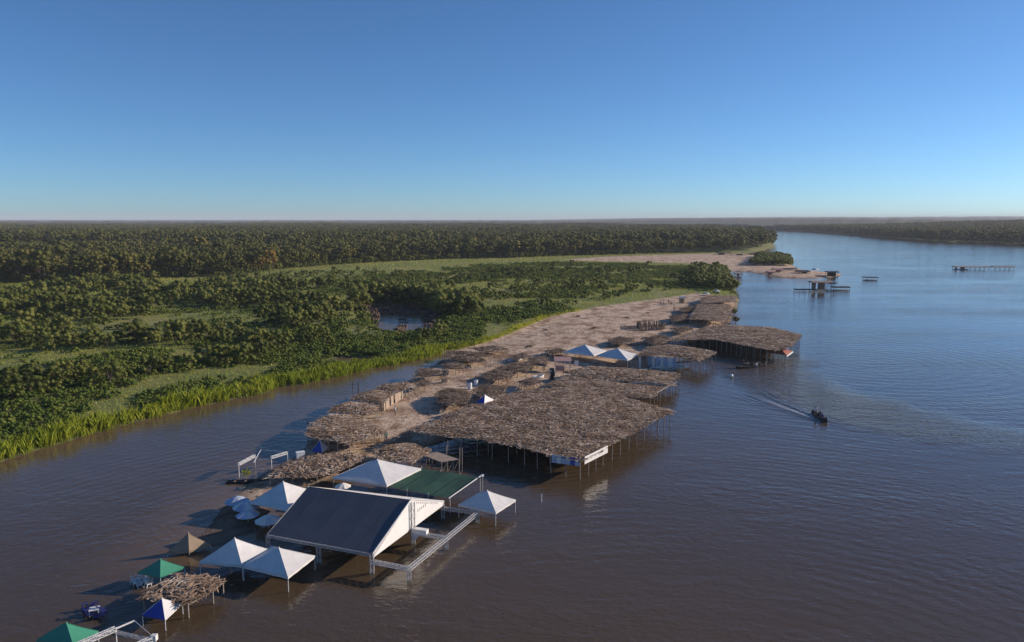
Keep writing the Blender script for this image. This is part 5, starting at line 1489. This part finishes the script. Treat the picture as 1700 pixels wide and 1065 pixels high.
# jetty frame beside the low dark thatch
jt = thing('pole_jetty', 'open jetty frame of tall pale poles at the river end of the low dark thatch', 'jetty', tuple(at(1110, 660)))
for k in range(5):
    p = at(1086 + k * 9.2, 671 - k * 5.2); MB().tube((p.x, p.y, -1.2), (p.x, p.y, 2.2), .085, .07).build('post', M['pole'], jt)
    if k < 4:
        q = at(1086 + (k + 1) * 9.2, 671 - (k + 1) * 5.2); MB().tube((p.x, p.y, 2.0), (q.x, q.y, 2.0), .06).build('beam', M['pole'], jt)
a, b = at(1104, 639, 2.05), at(1125, 641, 2.05); MB().slab([a, b, b + Vector((0, 2.2, 0)), a + Vector((0, 2.2, 0))], .07).build('deck', M['wood'], jt)
# odd plant by the canoe
pl = thing('young_plant', 'small yellow green plant on the wet sand between the white lattice goals', 'plant', tuple(gat(409, 793)))
p = gat(409, 793); C_ = np.array([[p.x, p.y, p.z + .75]]) + RNG.normal(size=(60, 3)) * np.array([.3, .3, .3]); Nn = RNG.normal(size=(60, 3)); Nn /= np.linalg.norm(Nn, axis=1, keepdims=True)
v, f = leaf_cards(C_, Nn, RNG.uniform(.12, .22, 60)); o = link('foliage', np_mesh('foliage', v, f, M['reed']), pl); o.matrix_parent_inverse = pl.matrix_basis.inverted()
MB().tube(p - Vector((0, 0, .2)), p + Vector((0, 0, .8)), .03).build('stem', M['bark'], pl)

# ---------------------------------------------------------------- far shelters on the water and the second beach
def stilt_bar(label, x0, x1, base_y, roof_z, depth, deck_z=.5, roof=None, walls=None, group=None, mat='dark', name='floating_bar'):
    a, b = at(x0, base_y), at(x1, base_y); root = thing(name, label, 'bar', tuple((a + b) / 2), 0, group)
    u = (b - a).normalized(); v = Vector((-u.y, u.x, 0)) * depth; Ln = (b - a).length
    c = [a, b, b + v, a + v]
    n = max(2, round(Ln / 3.0))
    for i in range(n + 1):
        for w_ in (Vector((0, 0, 0)), v):
            p = a.lerp(b, i / n) + w_; MB().tube((p.x, p.y, -1), (p.x, p.y, roof_z), .12, .12, 6).build('post', M['wood'], root)
    if deck_z: MB().slab([p + Vector((0, 0, deck_z)) for p in c], .3).build('deck', M['wood'], root)
    if roof:
        e = u * .7; f = v.normalized() * .7
        q = [a - e - f, b + e - f, b + e + v + f, a - e + v + f]; m0, m1 = (q[0] + q[3]) / 2, (q[1] + q[2]) / 2
        h0, h1 = Vector((0, 0, roof_z)), Vector((0, 0, roof_z + roof))
        MB()._add([q[0] + h0, q[1] + h0, m1 + h1, m0 + h1, q[2] + h0, q[3] + h0] + [q[0] + h0 - Vector((0, 0, .2)), q[1] + h0 - Vector((0, 0, .2)), q[2] + h0 - Vector((0, 0, .2)), q[3] + h0 - Vector((0, 0, .2))],
            [(0, 1, 2, 3), (3, 2, 4, 5), (0, 3, 5), (1, 4, 2), (0, 6, 7, 1), (5, 4, 8, 9), (9, 8, 7, 6), (0, 5, 9, 6), (1, 7, 8, 4)]).build('roof', M[mat], root)
    if walls:
        for t0, t1 in walls:
            p, q = a.lerp(b, t0) + v * .5, a.lerp(b, t1) + v * .5
            MB().plate([p + Vector((0, 0, deck_z)), q + Vector((0, 0, deck_z)), q + Vector((0, 0, roof_z)), p + Vector((0, 0, roof_z))], v, .1).build('wall', M[mat], root)
    return root
FB = 'roofed floating bars far out on the river'
fb = stilt_bar('two roofed dark bar on stilts in mid river with a long deck to its left', 1350, 1380, 483, 4.2, 5.0, .6, .6, [(.02, .25), (.35, .75)], None, 'wood')
a, b = at(1322, 483), at(1356, 483); v_ = Vector((0, 3.5, 0))
MB().slab([p + Vector((0, 0, .9)) for p in (a, b, b + v_, a + v_)], .4).build('deck', M['dark'], fb)
a, b = at(1378, 481.5), at(1389, 481.5); MB().slab([p + Vector((0, 0, 3.6)) for p in (a, b, b + v_, a + v_)], .5).build('roof', M['dark'], fb)
a, b = at(1383, 483), at(1411, 483); MB().slab([p + Vector((0, 0, 2.1)) for p in (a, b, b + v_, a + v_)], .5).build('roof', M['dark'], fb)
for k in range(7):
    p = at(1384 + k * 4.4, 483); MB().tube((p.x, p.y, -1), (p.x, p.y, 1.9), .10).build('post', M['wood'], fb)
MB().slab([p + Vector((0, 0, .5)) for p in (a, b, b + v_, a + v_)], .3).build('deck', M['wood'], fb)
for k in range(4):
    p = at(1318 + k * 9, 486 + k * .3); MB().tube((p.x, p.y, -1), (p.x, p.y, 2.2), .09).build('mooring_post', M['pole'], fb)
stilt_bar('roofed river bar with dark walls, left end of the far row on open water', 1587, 1607, 447.3, 1.9, 4, .3, .5, [(.05, .22), (.55, .85)], FB, 'wood')
stilt_bar('open roofed river bar in the middle of the far row on open water', 1610, 1641, 447.0, 1.8, 4, 0, .5, None, FB, 'wood')
stilt_bar('open roofed river bar at the far right end of the row on open water', 1651, 1683, 447.0, 1.8, 4, 0, .6, None, FB, 'wood')
stilt_bar('tiny flat roofed raft alone between the stilt bar and the far row', 1438, 1456, 465.5, 1.8, 4, .3, .3, None, None, 'dark', 'raft')
BH = 'huts on the point of the far beach'
stilt_bar('dark boarded hut at the river tip of the far beach', 1376, 1391, 459.8, 3.0, 5, .3, .5, [(0, .98)], BH, 'dark', 'beach_hut')
stilt_bar('low hut with a dark greenish roof on the far beach', 1326, 1343, 456.5, 2.2, 6, .2, .8, [(.5, 1)], BH, 'dark', 'beach_hut')
stilt_bar('tan roofed hut on the far beach below the tree clump', 1286, 1299, 454.5, 2.8, 5, .2, .9, [(.3, 1)], BH, 'pink_tarp', 'beach_hut')
stilt_bar('dark roofed hut on the far beach right of the tree clump', 1301, 1322, 451.0, 2.0, 5, .2, .5, None, BH, 'dark', 'beach_hut')
stilt_bar('small reddish hut at the waterline of the far beach', 1276, 1284, 457.5, 2.4, 4, .2, .5, [(0, 1)], BH, 'pink_tarp', 'beach_hut')
stilt_bar('little stilt hut in the inlet before the far beach', 1222, 1231, 460.5, 2.4, 3, .4, .5, [(.3, .7)], BH, 'wood', 'beach_hut')
stilt_bar('dark hut at the forest end of the far beach', 1192, 1212, 424.5, 2.6, 6, .2, .6, [(.1, .6)], BH, 'dark', 'beach_hut')
stilt_bar('grey hut at the forest end of the far beach, nearest the river', 1216, 1236, 425.5, 2.4, 6, .2, .5, [(.4, .9)], BH, 'wood', 'beach_hut')
umbrella('white umbrella on the far beach between the dark huts', 1353, 444.5, 4.2, 2.6, ['white_fabric'], None)
for px_, py_, lab in ((1218, 522, 'dark bush at the water side of the pale thatch'), (1221, 536, 'dark bush at the corner of the large river roof')):
    p = at(px_, py_); cm, tm = KINDS['round'][0]; t = thing('shore_bush', lab, 'bush', (p.x, p.y, -.2), 1.0); t.scale = (.6, .6, .55); link('crown', cm, t); link('trunk', tm, t)

# ---------------------------------------------------------------- dry leaves, sticks and scraps lying on the sand
x, y = jitter_grid(SAND, 1.0, 330); h = land_height(x, y)[0]
k = (h > .12) & (RNG.uniform(0, 1, len(x)) < np.clip(fbm(x * .12, y * .12, 99.) * 2.2 - .75, 0, .8)); x, y, h = x[k], y[k], h[k]; n = len(x)
v, f = frond_batch(np.stack([x, y, h + .06], 1), RNG.uniform(0, 6.28, n), RNG.uniform(.3, 1.1, n), RNG.uniform(.05, .22, n), np.zeros(n), 2)
tag(link('beach_litter', np_mesh('beach_litter', v, f, M['old_thatch'])), 'dry palm leaves and scraps scattered over the sand', 'litter', None, 'stuff')
for px_, py_, lab, r in ((905, 548, 'small dark heap of driftwood in the middle of the open sand', .9), (985, 545, 'dark driftwood heap on the open sand near the round enclosure', 1.1), (1040, 528, 'low heap of driftwood on the upper sand left of the pale thatch', 1.0), (880, 576, 'brushwood heap left of the pair of distant white tents', 1.2), (1075, 520, 'little brushwood heap in the upper sand between people and enclosure', .8), (960, 525, 'brushwood heap by the grassy sand edge', 1.0)):
    p = gat(px_, py_); hp = thing('driftwood_heap', lab, 'driftwood', tuple(p), 0, 'driftwood heaps on the sand')
    for i in range(9):
        t = RNG.uniform(0, 6.28); u = Vector((math.cos(t), math.sin(t), 0)) * RNG.uniform(.5, 1.0) * r; o0 = Vector((RNG.uniform(-.3, .3), RNG.uniform(-.3, .3), RNG.uniform(.05, .35)))
        link('branch', MB().tube(o0 - u, o0 + u + Vector((0, 0, RNG.uniform(-.05, .3))), .08, .04, 5).mesh('branch', M['brush']), hp)
# ---------------------------------------------------------------- the air
hz = bpy.data.materials.new('thin_haze'); hz.use_nodes = True
nt = hz.node_tree; nt.nodes.clear()
ho = nt.nodes.new('ShaderNodeOutputMaterial'); hv = nt.nodes.new('ShaderNodeVolumePrincipled')
hv.inputs['Color'].default_value = (.86, .90, 1.0, 1); hv.inputs['Density'].default_value = .00008
hv.inputs['Anisotropy'].default_value = .0
nt.links.new(hv.outputs[0], ho.inputs['Volume'])
tag(MB().box((2000, 7000, 43.5), (38000, 17800, 93)).build('haze', hz), 'thin blue haze over the far river and woods', None, None, 'stuff')
